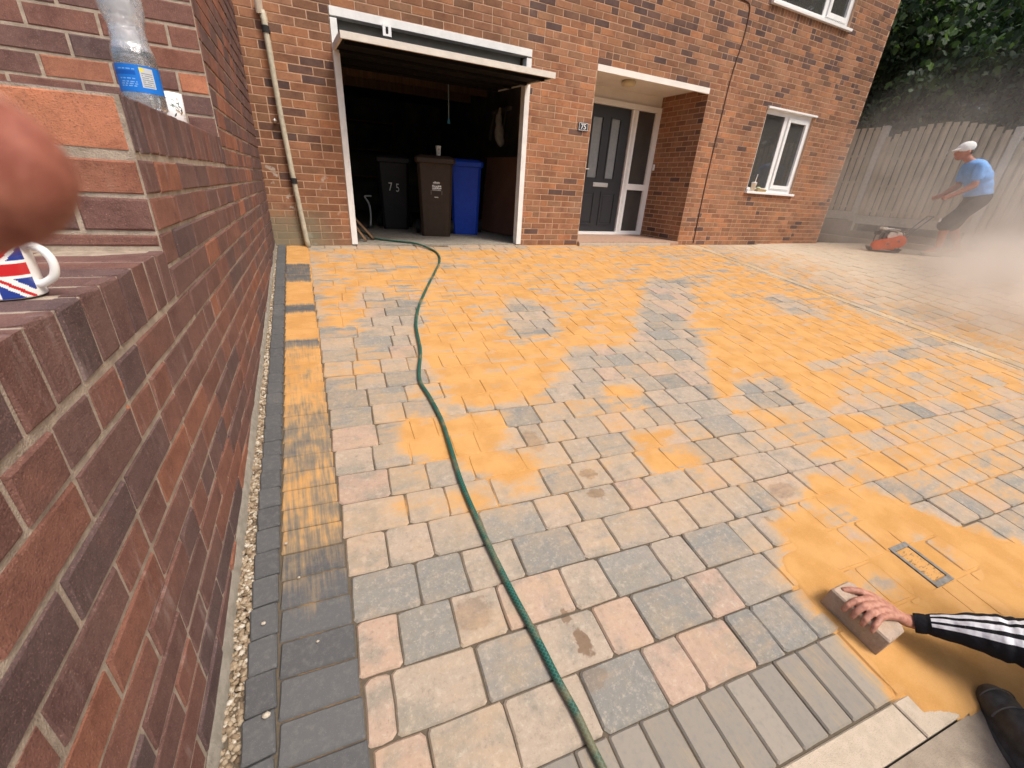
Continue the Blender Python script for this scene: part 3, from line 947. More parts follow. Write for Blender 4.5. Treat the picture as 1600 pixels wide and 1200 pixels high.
        for a in ((sx0, sx0 + s, z0 + t + .002, z1 - t - .002), (sx1 - s, sx1, z0 + t + .002, z1 - t - .002), (sx0 + s, sx1 - s, z0 + t + .002, z0 + t + s), (sx0 + s, sx1 - s, z1 - t - s, z1 - t - .002)):
            bx(bm, a[0], a[1], ya - .022, ya + .03, a[2], a[3], .003)
        hpart("sash", bm, M['upvc'], parent=w)
        for a in ((x0 + t, mull - .05, z0 + t, z1 - t), (sx0 + s, sx1 - s, z0 + t + s, z1 - t - s)):
            bm = bmesh.new(); bx(bm, a[0], a[1], ya + .012, ya + .020, a[2], a[3])
            hpart("pane", bm, M['glass'], parent=w)
        bm = bmesh.new(); bx(bm, x0 - .03, x1 + .03, -.045, .08, z0 - .032, z0 + .004, .005)
        hpart("sill", bm, M['upvc'], parent=w)
        bm = bmesh.new()
        def q(*v): bm.faces.new([bm.verts.new(p) for p in v])
        X0, X1, Y0, Y1, Z0, Z1 = x0 - .25, x1 + .25, .225, 2.2, z0 - .3, z1 + .15
        q((X0, Y1, Z0), (X1, Y1, Z0), (X1, Y1, Z1), (X0, Y1, Z1)); q((X0, Y0, Z0), (X0, Y1, Z0), (X0, Y1, Z1), (X0, Y0, Z1))
        q((X1, Y0, Z0), (X1, Y1, Z0), (X1, Y1, Z1), (X1, Y0, Z1)); q((X0, Y0, Z1), (X1, Y0, Z1), (X1, Y1, Z1), (X0, Y1, Z1)); q((X0, Y0, Z0), (X1, Y0, Z0), (X1, Y1, Z0), (X0, Y1, Z0))
        hpart("room_lining", bm, M['room_wall'], parent=w)
        # curtain edge inside
        bm = bmesh.new(); pts = []
        n = 14
        for i in range(n + 1):
            x = x1 - .06 - i * .025; yy = .22 + .02 * math.sin(i * 1.9)
            pts.append((x, yy))
        for (xa, y_a), (xb, y_b) in zip(pts, pts[1:]):
            bm.faces.new([bm.verts.new(v) for v in ((xa, y_a, z0 - .02), (xb, y_b, z0 - .02), (xb, y_b, z1 - .02), (xa, y_a, z1 - .02))])
        hpart("curtain", bm, plain("curtain_cloth", (.30, .27, .23), .9, .1), parent=w)
        return w
    w1 = window(WLO, 6.76)
    bm = bmesh.new(); bx(bm, WLO[0] - .02, WLO[1] + .03, -.03, .075, WLO[3] - .002, WLO[3] + .024, .003)
    hpart("head_trim", bm, M['upvc'], parent=w1)
    window(WUP, 6.93)
    # drain pipe, cable, bracket
    bm = bmesh.new()
    pp = [(-.545, -.045, 1.93), (-.535, -.045, 1.86), (-.535, -.05, 1.78), (-.52, -.05, 1.2), (-.495, -.052, .7), (-.468, -.05, .3), (-.452, -.048, .06), (-.44, -.046, -.02)]
    tube(bm, pp, [.026, .026, .024, .024, .024, .024, .026, .026], 14)
    pipe = hpart("drainpipe", bm, M['grey_pipe'], True)
    bm = bmesh.new()
    for zc, xx in ((1.80, -.534), (.62, -.489)):
        tube(bm, [(xx, -.05, zc - .025), (xx, -.05, zc + .025)], .030, 14)
    bx(bm, -.56, -.50, -.03, 0.004, 1.785, 1.80)
    hpart("pipe_bracket", bm, M['rubber'], parent=pipe)
    bm = bmesh.new(); tube(bm, [(-.56, -.045, 1.90), (-.56, -.045, 1.99)], .03, 14)
    hpart("pipe_cap", bm, M['pale_concrete'], parent=pipe)
    bm = bmesh.new(); tube(bm, [(-.575, .004, 1.12), (-.575, -.035, 1.12)], .014, 10); lathe(bm, [(.005, -.02), (.022, 0.0), (.005, .02)], 10, (-.575, -.045, 1.12))
    hpart("outlet_stub", bm, M['chrome'])
    bm = bmesh.new()
    tube(bm, spline([(4.85, -.008, 3.09), (5.14, -.008, 3.075), (5.27, -.008, 3.05), (5.31, -.008, 2.96), (5.315, -.008, 2.7), (5.25, -.008, 2.25), (5.235, -.008, 1.8), (5.225, -.008, .96), (5.25, -.008, .03)], 8), .0075, 6)
    hpart("cable", bm, plain("dark_cable", (.10, .055, .04), .7))
house_fittings()

# ================================================================== THE STEPPED RETAINING WALL
WB, WM = -0.756, 0.034
_wd = Vector((WM, 1, 0)).normalized()          # along the wall, towards the house
_wn = Vector((1, -WM, 0)).normalized()         # out of the wall, over the drive
WO = Vector((WB, 0, 0))
def wp(y, n, z):
    """point at house distance y, depth n behind the face"""
    return Vector((WB + WM * y, y, 0)) - _wn * n + Vector((0, 0, z))
rwall = empty("retaining_wall", wp(-3, .2, -.4), "stepped dark red brick retaining wall with brick-on-edge copings along the drive", "wall")
STEP1, STEP2 = -3.665, -2.235     # where the wall steps up
WCH = 0.0888                      # course
Z1, Z2, Z3 = .346, .702, 1.95     # coping beds
NEAR = -6.4

def rw_part(name, bm, mat, kind=None, smooth=False):
    me = bm_mesh(name, bm, smooth)
    me.transform(Matrix.Translation(-rwall.location))
    return link(name, me, mat, rwall, kind)

def rw_box(bm, y0, y1, n0, n1, z0, z1):
    P = [wp(y, n, z) for y in (y0, y1) for n in (n0, n1) for z in (z0, z1)]
    v = [bm.verts.new(p) for p in P]
    for f in ((0, 1, 3, 2), (4, 6, 7, 5), (0, 4, 5, 1), (2, 3, 7, 6), (0, 2, 6, 4), (1, 5, 7, 3)):
        bm.faces.new([v[i] for i in f])

def retaining():
    bm = bmesh.new()
    rec = .0022
    rw_box(bm, NEAR, STEP1 + .004, rec, 1.9, -1.2, Z1 + .1315)
    rw_box(bm, STEP1 + rec, STEP2 + .003, rec + .0005, 2.0, -1.2, Z2 + .1315)
    rw_box(bm, STEP2 + rec, -.004, rec + .001, 2.1, -1.2, Z3 + .1)
    rw_part("wall_core", bm, M['wall_mortar'])
    P = []
    rr = random.Random(3)
    L, J = .246, .0125
    ZV = Vector((0, 0, 1))
    def face(y0, y1, za, zb, r=None, mat=None, label=None, proud=0.0):
        w, h = y1 - y0 - J, zb - za - J
        if w < .025:
            return
        P.append(dict(p=wp((y0 + y1) / 2, -rr.uniform(0, .003) - proud, (za + zb) / 2), x=_wd, n=_wn, z=ZV, w=w, h=h, d=.035, r=(rr.random() if r is None else r) * .999, mat=mat, label=label))
    def front(y, n0, n1, za, zb, r=None, mat=None, label=None):
        w, h = n1 - n0 - J, zb - za - J
        if w < .03:
            return
        c = wp(y, (n0 + n1) / 2, (za + zb) / 2) - _wd * rr.uniform(0, .003)
        P.append(dict(p=c, x=_wn, n=-_wd, z=ZV, w=w, h=h, d=.035, r=(rr.random() if r is None else r) * .999, mat=mat, label=label))
    # side faces: rows counted from the first coping bed
    for k in range(-14, 18):
        za, zb = Z1 + k * WCH, Z1 + (k + 1) * WCH
        if k < 0:
            y_start = NEAR
        elif zb <= Z2 + .01:
            y_start = STEP1
        elif za >= Z2 - .01:
            y_start = STEP2
            if zb > Z3 + .01:
                continue
        else:
            continue
        y = -.83
        ys = []
        while y > y_start:
            ys.append(y); y -= L
        off = 0 if k % 2 else L / 2
        prev = -.83
        yy = -.83 - (off if off else L)
        while True:
            a = max(yy, y_start)
            if zb > SLOPE * prev + .0:
                if prev - a > .2 and rr.random() < .16:
                    mth = (prev + a) / 2
                    face(a, mth, za, zb); face(mth, prev, za, zb)
                else:
                    face(a, prev, za, zb)
            if yy <= y_start:
                break
            prev = yy; yy -= L
        # the last stretch up to the house, beyond a straight joint
        prev = -.006
        yy = -.006 - (L / 2 if k % 2 else L)
        while prev > -.80:
            a = max(yy, -.815)
            if zb > SLOPE * prev:
                face(a, prev, za, zb, rr.uniform(0, .35), proud=.004)
            prev = a; yy -= L
    # risers (faces across the wall, towards the road)
    rowz = [(Z1 + .138, Z1 + 2 * WCH, 0), (Z1 + 2 * WCH, Z1 + 3 * WCH, 1), (Z1 + 3 * WCH, Z2 - .003, 0)]
    for za, zb, o in rowz:
        n = .0
        ln = L * (.62 if o else 1.12)
        while n < 1.8:
            front(STEP1, n, n + ln, za, zb); n += ln; ln = L
    k = 4
    row = 0
    while Z2 + .13 + row * WCH < Z3 - .02:
        za = Z2 + .13 + row * WCH; zb = za + WCH
        n = 0.0
        ln = L if row % 2 else L / 2
        while n < 1.9:
            hot = (row == 2 and n < .1)
            front(STEP2, n, n + ln, za, min(zb, Z3), mat=M['orange_brick'] if hot else None, label="orange brick at the corner" if hot else None, r=.3 if hot else None)
            n += ln; ln = L
        row += 1
    # brick-on-edge copings: (start, end, bed height, height)
    for ya, yb, zb, first in ((NEAR, STEP1, Z1, 0), (STEP1 + .002, STEP2, Z2, 1), (STEP2 + .002, -.02, Z3, 0)):
        y = yb - .0
        pw = .0868 if zb < .5 else .0868
        while y > ya + .03:
            a = max(y - pw, ya + .002)
            h = .121
            w = y - a - .0125
            if w > .02:
                yc = (a + y) / 2
                zc = zb + .012 + h / 2
                r = rr.uniform(.0, .72)
                last = (y - pw <= ya + .003)
                top = zb + .012 + h + rr.uniform(-.003, .002)
                P.append(dict(p=wp(yc, -rr.uniform(.0, .0022), zc), x=_wd, n=_wn, z=ZV, w=w, h=h, d=.03, r=r))
                if zb < .5:   # tops of the lowest ledge are in sight
                    for j in range(4):
                        P.append(dict(p=wp(yc, .118 + j * .238, top), x=_wd, n=ZV, z=-_wn if False else -_wn, w=w, h=.232, d=.12 if j == 0 else .03, r=min(.99, r + .05)))
                else:
                    P.append(dict(p=wp(yc, .118, top), x=_wd, n=ZV, z=-_wn, w=w, h=.232, d=.03, r=r))
            y -= pw
        if zb == Z2:   # end of the middle coping: one big orange brick, then others behind
            n = 0.004
            first_b = True
            while n < 1.8:
                ln = .255 if first_b else .24
                front(ya + .0, n, n + ln, zb + .008, zb + .008 + .124, r=.2 if first_b else None, mat=M['orange_brick'] if first_b else None, label="bright orange coping end brick" if first_b else None)
                n += ln; first_b = False
    # handedness: x, n, z must make a right-handed set
    for q in P:
        if q['x'].cross(q['n']).dot(q['z']) < 0:
            q['x'] = -q['x']
    lay_pieces(P, rwall, M['wall_brick'], "brick", 300, .0030, .0030)
    # concrete haunch along the foot
    bm = bmesh.new()
    n = 40
    rows = []
    for i in range(n + 1):
        y = NEAR + (0.0 - NEAR) * i / n
        g = SLOPE * y
        jit = rr.uniform(-.006, .006)
        rows.append([bm.verts.new(p) for p in (wp(y, .0, g + .035 + rr.uniform(-.008, .008)), wp(y, -.010 + jit * .4, g + .022), wp(y, -.022 + jit * .6, g - .03), wp(y, -.022, g - .2), wp(y, .0, g - .2))])
    for a, b in zip(rows, rows[1:]):
        for k in range(4):
            bm.faces.new((a[k], b[k], b[k + 1], a[k + 1]))
    rw_part("footing", bm, M['concrete'], smooth=True)
    # long crack repair: a dark open joint with loose spalled bits
    bm = bmesh.new()
    for (y, z, s) in ((-4.155, .30, .012), (-4.16, .245, .014), (-4.165, .195, .011)):
        ball(bm, wp(y, .001, z), (s * .22, s * .4, s), 8)
    rw_part("spalled_patch", bm, plain("spalled_brick", (.42, .16, .09), .95, .3, 80, .6))
retaining()

# ================================================================== THE GROUND
def ground_sheet():
    xs = sorted({-60, -30, -12, -6, -3, -1.5, 0, 1.5, 3, 4.5, 5.5, 6, 6.5, 7, 7.5, 8, 8.5, 9, 10, 12, 20, 40, 80})
    ys = sorted({-80, -40, -20, -12, -9, -8, -7, -6.4, -6, -5.5, -5, -4, -3, -2, -1, 0, 1, 4, 10, 30, 80})
    def h(x, y):
        if y > 0:
            return -.03
        yy = max(y, -6.4)
        return gz(x, yy) - .06 if y > -7 else SLOPE * -6.4 - .16
    V = [(x, y, h(x, y)) for y in ys for x in xs]
    nx = len(xs)
    F = [(j * nx + i, j * nx + i + 1, (j + 1) * nx + i + 1, (j + 1) * nx + i) for j in range(len(ys) - 1) for i in range(nx - 1)]
    link("ground", mesh_py("ground", V, F), M['soil'], kind='structure')
ground_sheet()

# ================================================================== PAVING
RS = -0.0879
YR, RG = -3.7399, 0.164
S0, WS = -0.6526, 0.0263
_ru = Vector((1, RS, 0)).normalized()
_rv = Vector((-RS, 1, 0)).normalized()
def xl(y): return S0 + WS * y            # left edge of the dark strip
def xr(y): return S0 + 0.203 + WS * y    # its right edge

drive = tag(link("driveway", mesh_py("driveway", [], []), M['joint']), kind='structure')

def bedding():
    """jointing material just under the tops of the blocks"""
    xs = np.concatenate([np.arange(-.885, 3.2, .045), np.arange(3.2, 10.6, .12)])
    ys = np.concatenate([np.arange(-5.78, -5.02, .12), np.arange(-5.02, -2.5, .045), np.arange(-2.5, .0301, .09)])
    X, Y = np.meshgrid(xs, ys)
    S = sand_at(X, Y)
    S = np.where(X < xr(Y), np.where(X < xl(Y) + .015, .0, np.interp(Y, [-4.7, -4.2, -3.7, -2.5, -2.25, 0], [.34, .40, .38, .38, .62, .8])), S)
    nx = len(xs)
    V = []
    for j, y in enumerate(ys):
        for i, x in enumerate(xs):
            V.append((x, y, gz(x, y) - .0085 + .0055 * sstep(.3, .8, S[j, i])))
    F = []
    for j in range(len(ys) - 1):
        for i in range(nx - 1):
            if xs[i] < xl(ys[j]) - .12 or ys[j] < -4.98 + RS * xs[i] - .0:
                continue
            F.append((j * nx + i, j * nx + i + 1, (j + 1) * nx + i + 1, (j + 1) * nx + i))
    me = drive.data
    me.from_pydata(V, [], F); me.update()
    add_attr(me, "sand", S.ravel())
bedding()

def paver_geo(w, h, cr, jit, rr, depth=.028):
    """tumbled block: ring with knocked-off corners, rounded arris, centre point; local x along the row, y across"""
    def ring(ix, iz, j):
        a, b = w / 2 - ix, h / 2 - ix
        c = [max(.004, cr * rr.uniform(.4, 1.5)) for _ in range(4)]
        pts = []
        for i, (sx, sy) in enumerate(((-1, -1), (1, -1), (1, 1), (-1, 1))):
            p1 = (sx * a, sy * (b - c[i])); p2 = (sx * (a - c[i]), sy * b)
            pr_ = [p1, p2] if sx * sy > 0 else [p2, p1]
            # anticlockwise order
            pts.append(pr_)
        order = []
        sides = [((0, -1)), ((1, 0)), ((0, 1)), ((-1, 0))]
        for i in range(4):
            order += pts[i]
            n = pts[(i + 1) % 4][0]
            mid = ((pts[i][1][0] + n[0]) / 2, (pts[i][1][1] + n[1]) / 2)
            order.append(mid)
        return [(x + rr.uniform(-j, j), y + rr.uniform(-j, j), iz) for x, y in order]
    st = rr.getstate()
    o1 = ring(0, -.006, jit)
    rr.setstate(st)
    o2 = ring(.0048, 0, jit)
    V = o2 + o1 + [(x, y, -depth) for x, y, _ in o1] + [(0, 0, .0005)]
    n = 12
    F = []
    for i in range(n):
        k = (i + 1) % n
        F.append((i, k, 36)); F.append((n + i, n + k, k, i)); F.append((2 * n + i, 2 * n + k, n + k, n + i))
    return V, F

def lay_blocks(items, parent, mat, name, limit=300, sand_fn=None):
    """items: dict(c=(x,y), u, v (2D axes), w, h, r, cr, jit, lift, tilt)"""
    rr = random.Random(21)
    for q in items:
        q['a'] = shown((q['c'][0], q['c'][1], gz(*q['c'])), q['w'] * q['h'])
    items.sort(key=lambda q: -q['a'])
    SV, SF, SR, SS = [], [], [], []
    for i, q in enumerate(items):
        V, F = paver_geo(q['w'], q['h'], q['cr'], q['jit'], rr)
        x, y = q['c']
        n = (gnormal(x, y) + Vector((rr.gauss(0, q['tilt']), rr.gauss(0, q['tilt']), 0))).normalized()
        u = q['u'] - n * q['u'].dot(n); u.normalize()
        v = n.cross(u)
        z = gz(x, y) + q['lift'] + rr.gauss(0, .0008)
        MW = Matrix(((u.x, v.x, n.x, x), (u.y, v.y, n.y, y), (u.z, v.z, n.z, z), (0, 0, 0, 1)))
        W = [MW @ Vector(p) for p in V]
        wx = np.array([p.x for p in W]); wy = np.array([p.y for p in W])
        s = sand_fn(wx, wy)
        s = np.clip(s + rr.gauss(0, .09 if name == 'paver' else .035), 0, 1)
        if i < limit and q['a'] > 0:
            me = mesh_py(name, V, F)
            add_attr(me, "rnd", [q['r']] * len(V)); add_attr(me, "sand", s)
            o = link(name, me, mat, parent)
            o.matrix_local = MW
        else:
            b = len(SV)
            SV += W; SF += [tuple(b + k for k in f) for f in F]
            SR += [q['r']] * len(V); SS += list(s)
    if SV:
        me = mesh_py(name, SV, SF)
        add_attr(me, "rnd", SR); add_attr(me, "sand", SS)
        link(name, me, mat, parent, kind='stuff')

def pave():
    rr = random.Random(42)
    P = []
    J = .0028
    colour = {'g': (.0, .2), 'b': (.32, .7), 'p': (.8, 1.0), 'm': (.2, .4)}
    first = {5: "pbbgp", 4: "pbgbpgp", 3: "pgbpbgb", 2: "ggbgbmb", 1: "bbbgbm", 0: "bbbb"}
    cover = (1.40, 2.0, -4.90, -4.70)
    for k in range(-29, 6):
        # row between line k (house side) and line k+1 (road side)
        ymid0 = YR - RG * (k + .5)
        x = xr(ymid0) + .004
        xend = 10.15
        xs = [x]
        known = ROWX.get(k)
        if known:
            xs += [a for a in known if a > x + .05]
        while xs[-1] < xend:
            w = rr.choices([.12, .162, .204, .244], [1, 3.2, 3, 2.6])[0]
            xs.append(xs[-1] + w)
        xs = [a for a in xs if a < 5.08] + [5.13, 5.37] + [5.37 + (a - 5.13) for a in xs if a > 5.2 and a < xend - .2]
        seq = first.get(k, "")
        for i, (a, b) in enumerate(zip(xs, xs[1:])):
            cx = (a + b) / 2
            cy = ymid0 + RS * cx
            if cy > .015:
                continue
            if 5.13 < cx < 5.37:
                continue
            t = seq[i] if i < len(seq) else rr.choices("gbpm", [3, 4.5, 1.6, 1.6])[0]
            near = cy < -2.6
            P.append(dict(c=(cx, cy), u=_ru, w=(b - a) - J + rr.uniform(-.0012, .0012), h=RG * .996 - J + rr.uniform(-.001, .001), r=rr.uniform(*colour[t]), cr=.0085, jit=.0023, lift=rr.gauss(0, .0009), tilt=.0035))
    # service cover sits across two rows: leave its place free
    P[:] = [q for q in P if not (1.50 < q['c'][0] < 1.71 and -4.84 < q['c'][1] < -4.71)]
    lay_blocks(P, drive, M['paver'], "paver", 300, sand_at)
    # drain line of pale setts on the far side
    E2 = []
    y = -.35
    while y > -4.6:
        E2.append(dict(c=(5.25, y), u=Vector((1, 0, 0)), w=.098, h=.198, r=rr.uniform(.66, 1.0), cr=.003, jit=.0008, lift=.004, tilt=.002))
        for dx in (-.085, .085):
            E2.append(dict(c=(5.25 + dx, y + .05), u=Vector((1, 0, 0)), w=.062, h=.198, r=rr.uniform(.3, .9), cr=.003, jit=.0008, lift=-.001, tilt=.002))
        y -= .203
    # charcoal strip along the wall
    E = []
    g = .102
    i = -36
    while True:
        y = -3.4566 - g * (i + .5)
        if y < -5.0:
            break
        if y < -.03:
            cx = (xl(y) + xr(y)) / 2
            E.append(dict(c=(cx, y), u=Vector((1, -.08, 0)).normalized(), w=.2, h=.0985, r=rr.uniform(0, .5), cr=.0025, jit=.0007, lift=.0, tilt=.002))
        i += 1
    sf = lambda X, Y: strip_sand(Y)
    lay_blocks(E, drive, M['edging'], "edging_block", 300, sf)
    # band of long blocks at the road edge
    B = []
    x = -.36
    while x < 9.6:
        cy = -4.7236 + RS * x - .1015
        B.append(dict(c=(x + .004, cy), u=Vector((1, RS, 0)).normalized(), w=.0985, h=.200, r=rr.uniform(.62, 1.0), cr=.0025, jit=.0008, lift=.0, tilt=.002))
        x += .1027
    lay_blocks(B, drive, M['edging'], "edging_block", 300, lambda X, Y: np.where(X > .74, sand_at(X, Y), sand_at(X, Y) * .6))
    lay_blocks(E2, drive, M['edging'], "drain_block", 300, lambda X, Y: np.full(np.shape(X), .3) + .2 * fnoise(X * 2, Y * 2))
    # raised charcoal kerb blocks between strip and pebbles
    K = []
    y = -.05
    j = 0
    while y > -5.05:
        c0 = xl(y) - .0045 - .037
        K.append(dict(c=(c0, y), u=Vector((1, WS, 0)).normalized(), w=.074, h=.0985, r=rr.uniform(0, .35), cr=.003, jit=.0009, lift=.009 + (.003 if (j // 2) % 2 else 0) + rr.gauss(0, .0008), tilt=.004))
        y -= .1008; j += 1
    lay_blocks(K, drive, M['edging'], "kerb_block", 300, lambda X, Y: np.zeros(np.shape(X)))
pave()

def road_edge():
    # pale concrete edging strip and the old path beyond
    bm = bmesh.new()
    def quad(P): bm.faces.new([bm.verts.new(p) for p in P])
    rr = random.Random(8)
    x = -.95
    lens = [.76, 1.08] + [.92] * 10
    for L in lens:
        a, b = x, x + L - .006
        m = bmesh.new()
        P = []
        for xx, yy in ((a, -4.9296), (b, -4.9296), (b, -5.022), (a, -5.022)):
            y = yy + RS * xx
            P.append(Vector((xx, y, gz(xx, y) - .002)))
        top = [m.verts.new(p) for p in P]
        bot = [m.verts.new(p - Vector((0, 0, .12))) for p in P]
        m.faces.new(top)
        for i in range(4):
            m.faces.new((top[i], bot[i], bot[(i + 1) % 4], top[(i + 1) % 4]))
        bmesh.ops.bevel(m, geom=[e for e in m.edges if all(v in top for v in e.verts)], offset=.004, segments=1, affect='EDGES')
        link("kerb_stone", bm_mesh("kerb_stone", m), M['pale_concrete'], drive)
        x += L
    bm.free()
    # old concrete path
    xs = np.arange(-3, 10, .25)
    V, F = [], []
    for xx in xs:
        for d in (-5.027, -5.5, -6.2, -7.0):
            y = d + RS * xx
            V.append((xx, y, gz(xx, max(y, -6.4)) - .008 - (.0 if d > -6 else .02)))
    for i in range(len(xs) - 1):
        for k in range(3):
            F.append((i * 4 + k, i * 4 + k + 1, (i + 1) * 4 + k + 1, (i + 1) * 4 + k))
    link("pavement", mesh_py("pavement", V, F), M['tarmac'], kind='structure')
    # road further down
    link("road", mesh_py("road", [(-40, -7.3, -.93), (60, -7.3, -.93), (60, -13, -.93), (-40, -13, -.93)], [(0, 1, 2, 3)]), plain("asphalt", (.05, .05, .05), .9, .15, 60, .3), kind='structure')
    # cement splash on the drive edge
road_edge()

def pebbles():
    rr = random.Random(12)
    tri = bmesh.new(); bmesh.ops.create_icosphere(tri, subdivisions=1, radius=1.0)
    tri.verts.ensure_lookup_table()
    BV = [v.co.copy() for v in tri.verts]; BF = [tuple(v.index for v in f.verts) for f in tri.faces]
    tri.free()
    V, F, R = [], [], []
    y = .0
    while y > -5.1:
        dens = 8 if y < -2.2 else 6
        for _ in range(dens):
            n0 = .043
            xk = xl(y) - .0045 - .076
            xw = wp(y, -.018, 0).x
            x = rr.uniform(xw - .004, xk + .003)
            s = rr.uniform(.0045, .0098)
            c = Vector((x, y + rr.uniform(-.006, .006), SLOPE * y - .004 - rr.uniform(0, .010)))
            E = Matrix.Rotation(rr.uniform(0, 6.28), 3, 'Z') @ Matrix.Rotation(rr.gauss(0, .5), 3, 'X')
            sc = Vector((s * rr.uniform(.9, 1.5), s, s * rr.uniform(.5, .85)))
            b = len(V)
            for p in BV:
                V.append(c + E @ Vector((p.x * sc.x, p.y * sc.y, p.z * sc.z)))
            F += [tuple(b + k for k in f) for f in BF]
            R += [rr.random()] * len(BV)
        y -= .0095
    # a few strays on the kerb
    for (px, py, s) in ((-.80, -4.10, .006), (-.79, -4.35, .009), (-.735, -3.83, .005), (-.70, -3.98, .004), (-.66, -4.21, .004)):
        b = len(V)
        for p in BV:
            V.append(Vector((px, py, SLOPE * py + .015 + s * .5)) + Vector((p.x * s * 1.3, p.y * s, p.z * s * .7)))
        F += [tuple(b + k for k in f) for f in BF]; R += [.9] * len(BV)
    me = mesh_py("gravel", V, F, smooth=True)
    add_attr(me, "rnd", R)
    m = NB("pea_gravel", .8, .3)
    r = m.attr("rnd")
    c = m.ramp(r, [(0, (.12, .085, .055)), (.3, (.27, .20, .13)), (.6, (.36, .29, .20)), (.85, (.48, .42, .33)), (1, (.62, .58, .5))])
    n = m.noise(m.pos(), 260, 3)
    m.color(m.mix(m.smooth(n.outputs[0], .4, .7, 0, .4), c.outputs[0], (.17, .13, .09)))
    o = link("gravel", me, m.m, kind='stuff')
    # dark bed beneath
    V, F = [], []
    ys = np.linspace(.0, -5.1, 30)
    for y in ys:
        V += [(wp(y, -.01, 0).x, y, SLOPE * y - .022), (xl(y) - .07, y, SLOPE * y - .022)]
    F = [(2 * i, 2 * i + 2, 2 * i + 3, 2 * i + 1) for i in range(len(ys) - 1)]
    link("gravel_bed", mesh_py("gravel_bed", V, F), M['soil'], kind='structure')
pebbles()

def loose_sand():
    """the thick drifts, where the blocks can no longer be seen"""
    step = .012
    xs = np.arange(.80, 2.6, step); ys = np.arange(-5.35, -4.25, step)
    X, Y = np.meshgrid(xs, ys)
    S = sand_at(X, Y)
    hole = nsm(1.3 - np.hypot((X - 1.60) / .16, (Y + 4.775) / .14))
    n = fnoise(X * 6, Y * 6, 3.0) * .5 + fnoise(X * 15, Y * 15, 1.0) * .25
    t = np.minimum((S - .93) * .06, .0016) + .0016 * n - .006 * hole - .004 * nsm((Y + 4.55) / .2)
    t = t - .03 * nsm((-5.024 + RS * X - Y) / .025) * nsm((1.20 - X) / .05)
    Z = np.zeros_like(X)
    for j in range(X.shape[0]):
        for i in range(X.shape[1]):
            Z[j, i] = gz(X[j, i], Y[j, i]) + min(t[j, i], .0045)
    nx = len(xs)
    keep = t > -.022
    F = []
    for j in range(len(ys) - 1):
        for i in range(nx - 1):
            if keep[j, i] and keep[j, i + 1] and keep[j + 1, i] and keep[j + 1, i + 1]:
                F.append((j * nx + i, j * nx + i + 1, (j + 1) * nx + i + 1, (j + 1) * nx + i))
    used = sorted({k for f in F for k in f}); mp = {k: i for i, k in enumerate(used)}
    V = [(X.ravel()[k], Y.ravel()[k], Z.ravel()[k]) for k in used]
    me = mesh_py("sand", V, [tuple(mp[k] for k in f) for f in F], smooth=True)
    m = NB("loose_sand", .95, .1)
    p = m.pos()
    m.color(sand_colour(m, p))
    m.bump(m.math('ADD', m.noise(p, 60, 3).outputs[0], m.noise(p, 500, 2).outputs[0]), .25, .004)
    link("sand", me, m.m, kind='stuff')
loose_sand()

# ================================================================== GARAGE CONTENTS
FLOOR = .012
def wheelie_bin(mat, loc, rz, w, label, front=None):
    """taller than wide, tapering to the base, hinged lid with overhanging lip, two wheels"""
    t = empty("wheelie_bin", loc, label, "bin", "wheelie bins inside the garage", rz)
    H, D = .90, w * 1.12
    bm = bmesh.new()
    prof = [(0, .82, .78), (.03, .84, .80), (.30, .89, .88), (.84, .98, .98), (.885, .99, 1.0), (.90, 1.04, 1.04)]
    rings = []
    for z, fx, fy in prof:
        a, b = w / 2 * fx, D / 2 * fy
        c = .035
        pts = [(-a + c, -b), (a - c, -b), (a, -b + c), (a, b - c), (a - c, b), (-a + c, b), (-a, b - c), (-a, -b + c)]
        rings.append([bm.verts.new((x, y, z)) for x, y in pts])
    for r1, r2 in zip(rings, rings[1:]):
        for i in range(8):
            bm.faces.new((r1[i], r1[(i + 1) % 8], r2[(i + 1) % 8], r2[i]))
    bm.faces.new(rings[0][::-1]); bm.faces.new(rings[-1])
    link("body", bm_mesh("bin_body", bm), mat, t)
    # lid: flat skirt and shallow raised top
    bm = bmesh.new()
    prof = [(.898, 1.12, 1.10), (.945, 1.13, 1.11), (.962, 1.06, 1.05), (.985, .80, .85), (.990, .3, .3)]
    rings = []
    for z, fx, fy in prof:
        a, b = w / 2 * fx, D / 2 * fy
        c = .03 * fx
        pts = [(-a + c, -b), (a - c, -b), (a, -b + c), (a, b - c), (a - c, b), (-a + c, b), (-a, b - c), (-a, -b + c)]
        rings.append([bm.verts.new((x, y - .012, z)) for x, y in pts])
    for r1, r2 in zip(rings, rings[1:]):
        for i in range(8):
            bm.faces.new((r1[i], r1[(i + 1) % 8], r2[(i + 1) % 8], r2[i]))
    bm.faces.new(rings[0][::-1]); bm.faces.new(rings[-1])
    link("lid", bm_mesh("bin_lid", bm), mat, t)
    for s in (-1, 1):
        bm = bmesh.new()
        tube(bm, [(s * (w / 2 - .02), D / 2 - .03, .09), (s * (w / 2 + .035), D / 2 - .03, .09)], .088, 20)
        wl = link("wheel", bm_mesh("bin_wheel", bm), M['rubber'], t)
        bm = bmesh.new(); tube(bm, [(s * (w / 2 + .034), D / 2 - .03, .09), (s * (w / 2 + .042), D / 2 - .03, .09)], .05, 14)
        link("hub", bm_mesh("bin_hub", bm), M['black'], wl)
    bm = bmesh.new(); tube(bm, [(-w / 2 + .03, D / 2 + .06, .90), (w / 2 - .03, D / 2 + .06, .90)], .014, 8)
    for s in (-1, 1):
        tube(bm, [(s * (w / 2 - .05), D / 2 - .01, .88), (s * (w / 2 - .05), D / 2 + .06, .90)], .014, 8)
    link("handle", bm_mesh("bin_handle", bm), mat, t)
    if front:
        front(t, w, D)
    return t

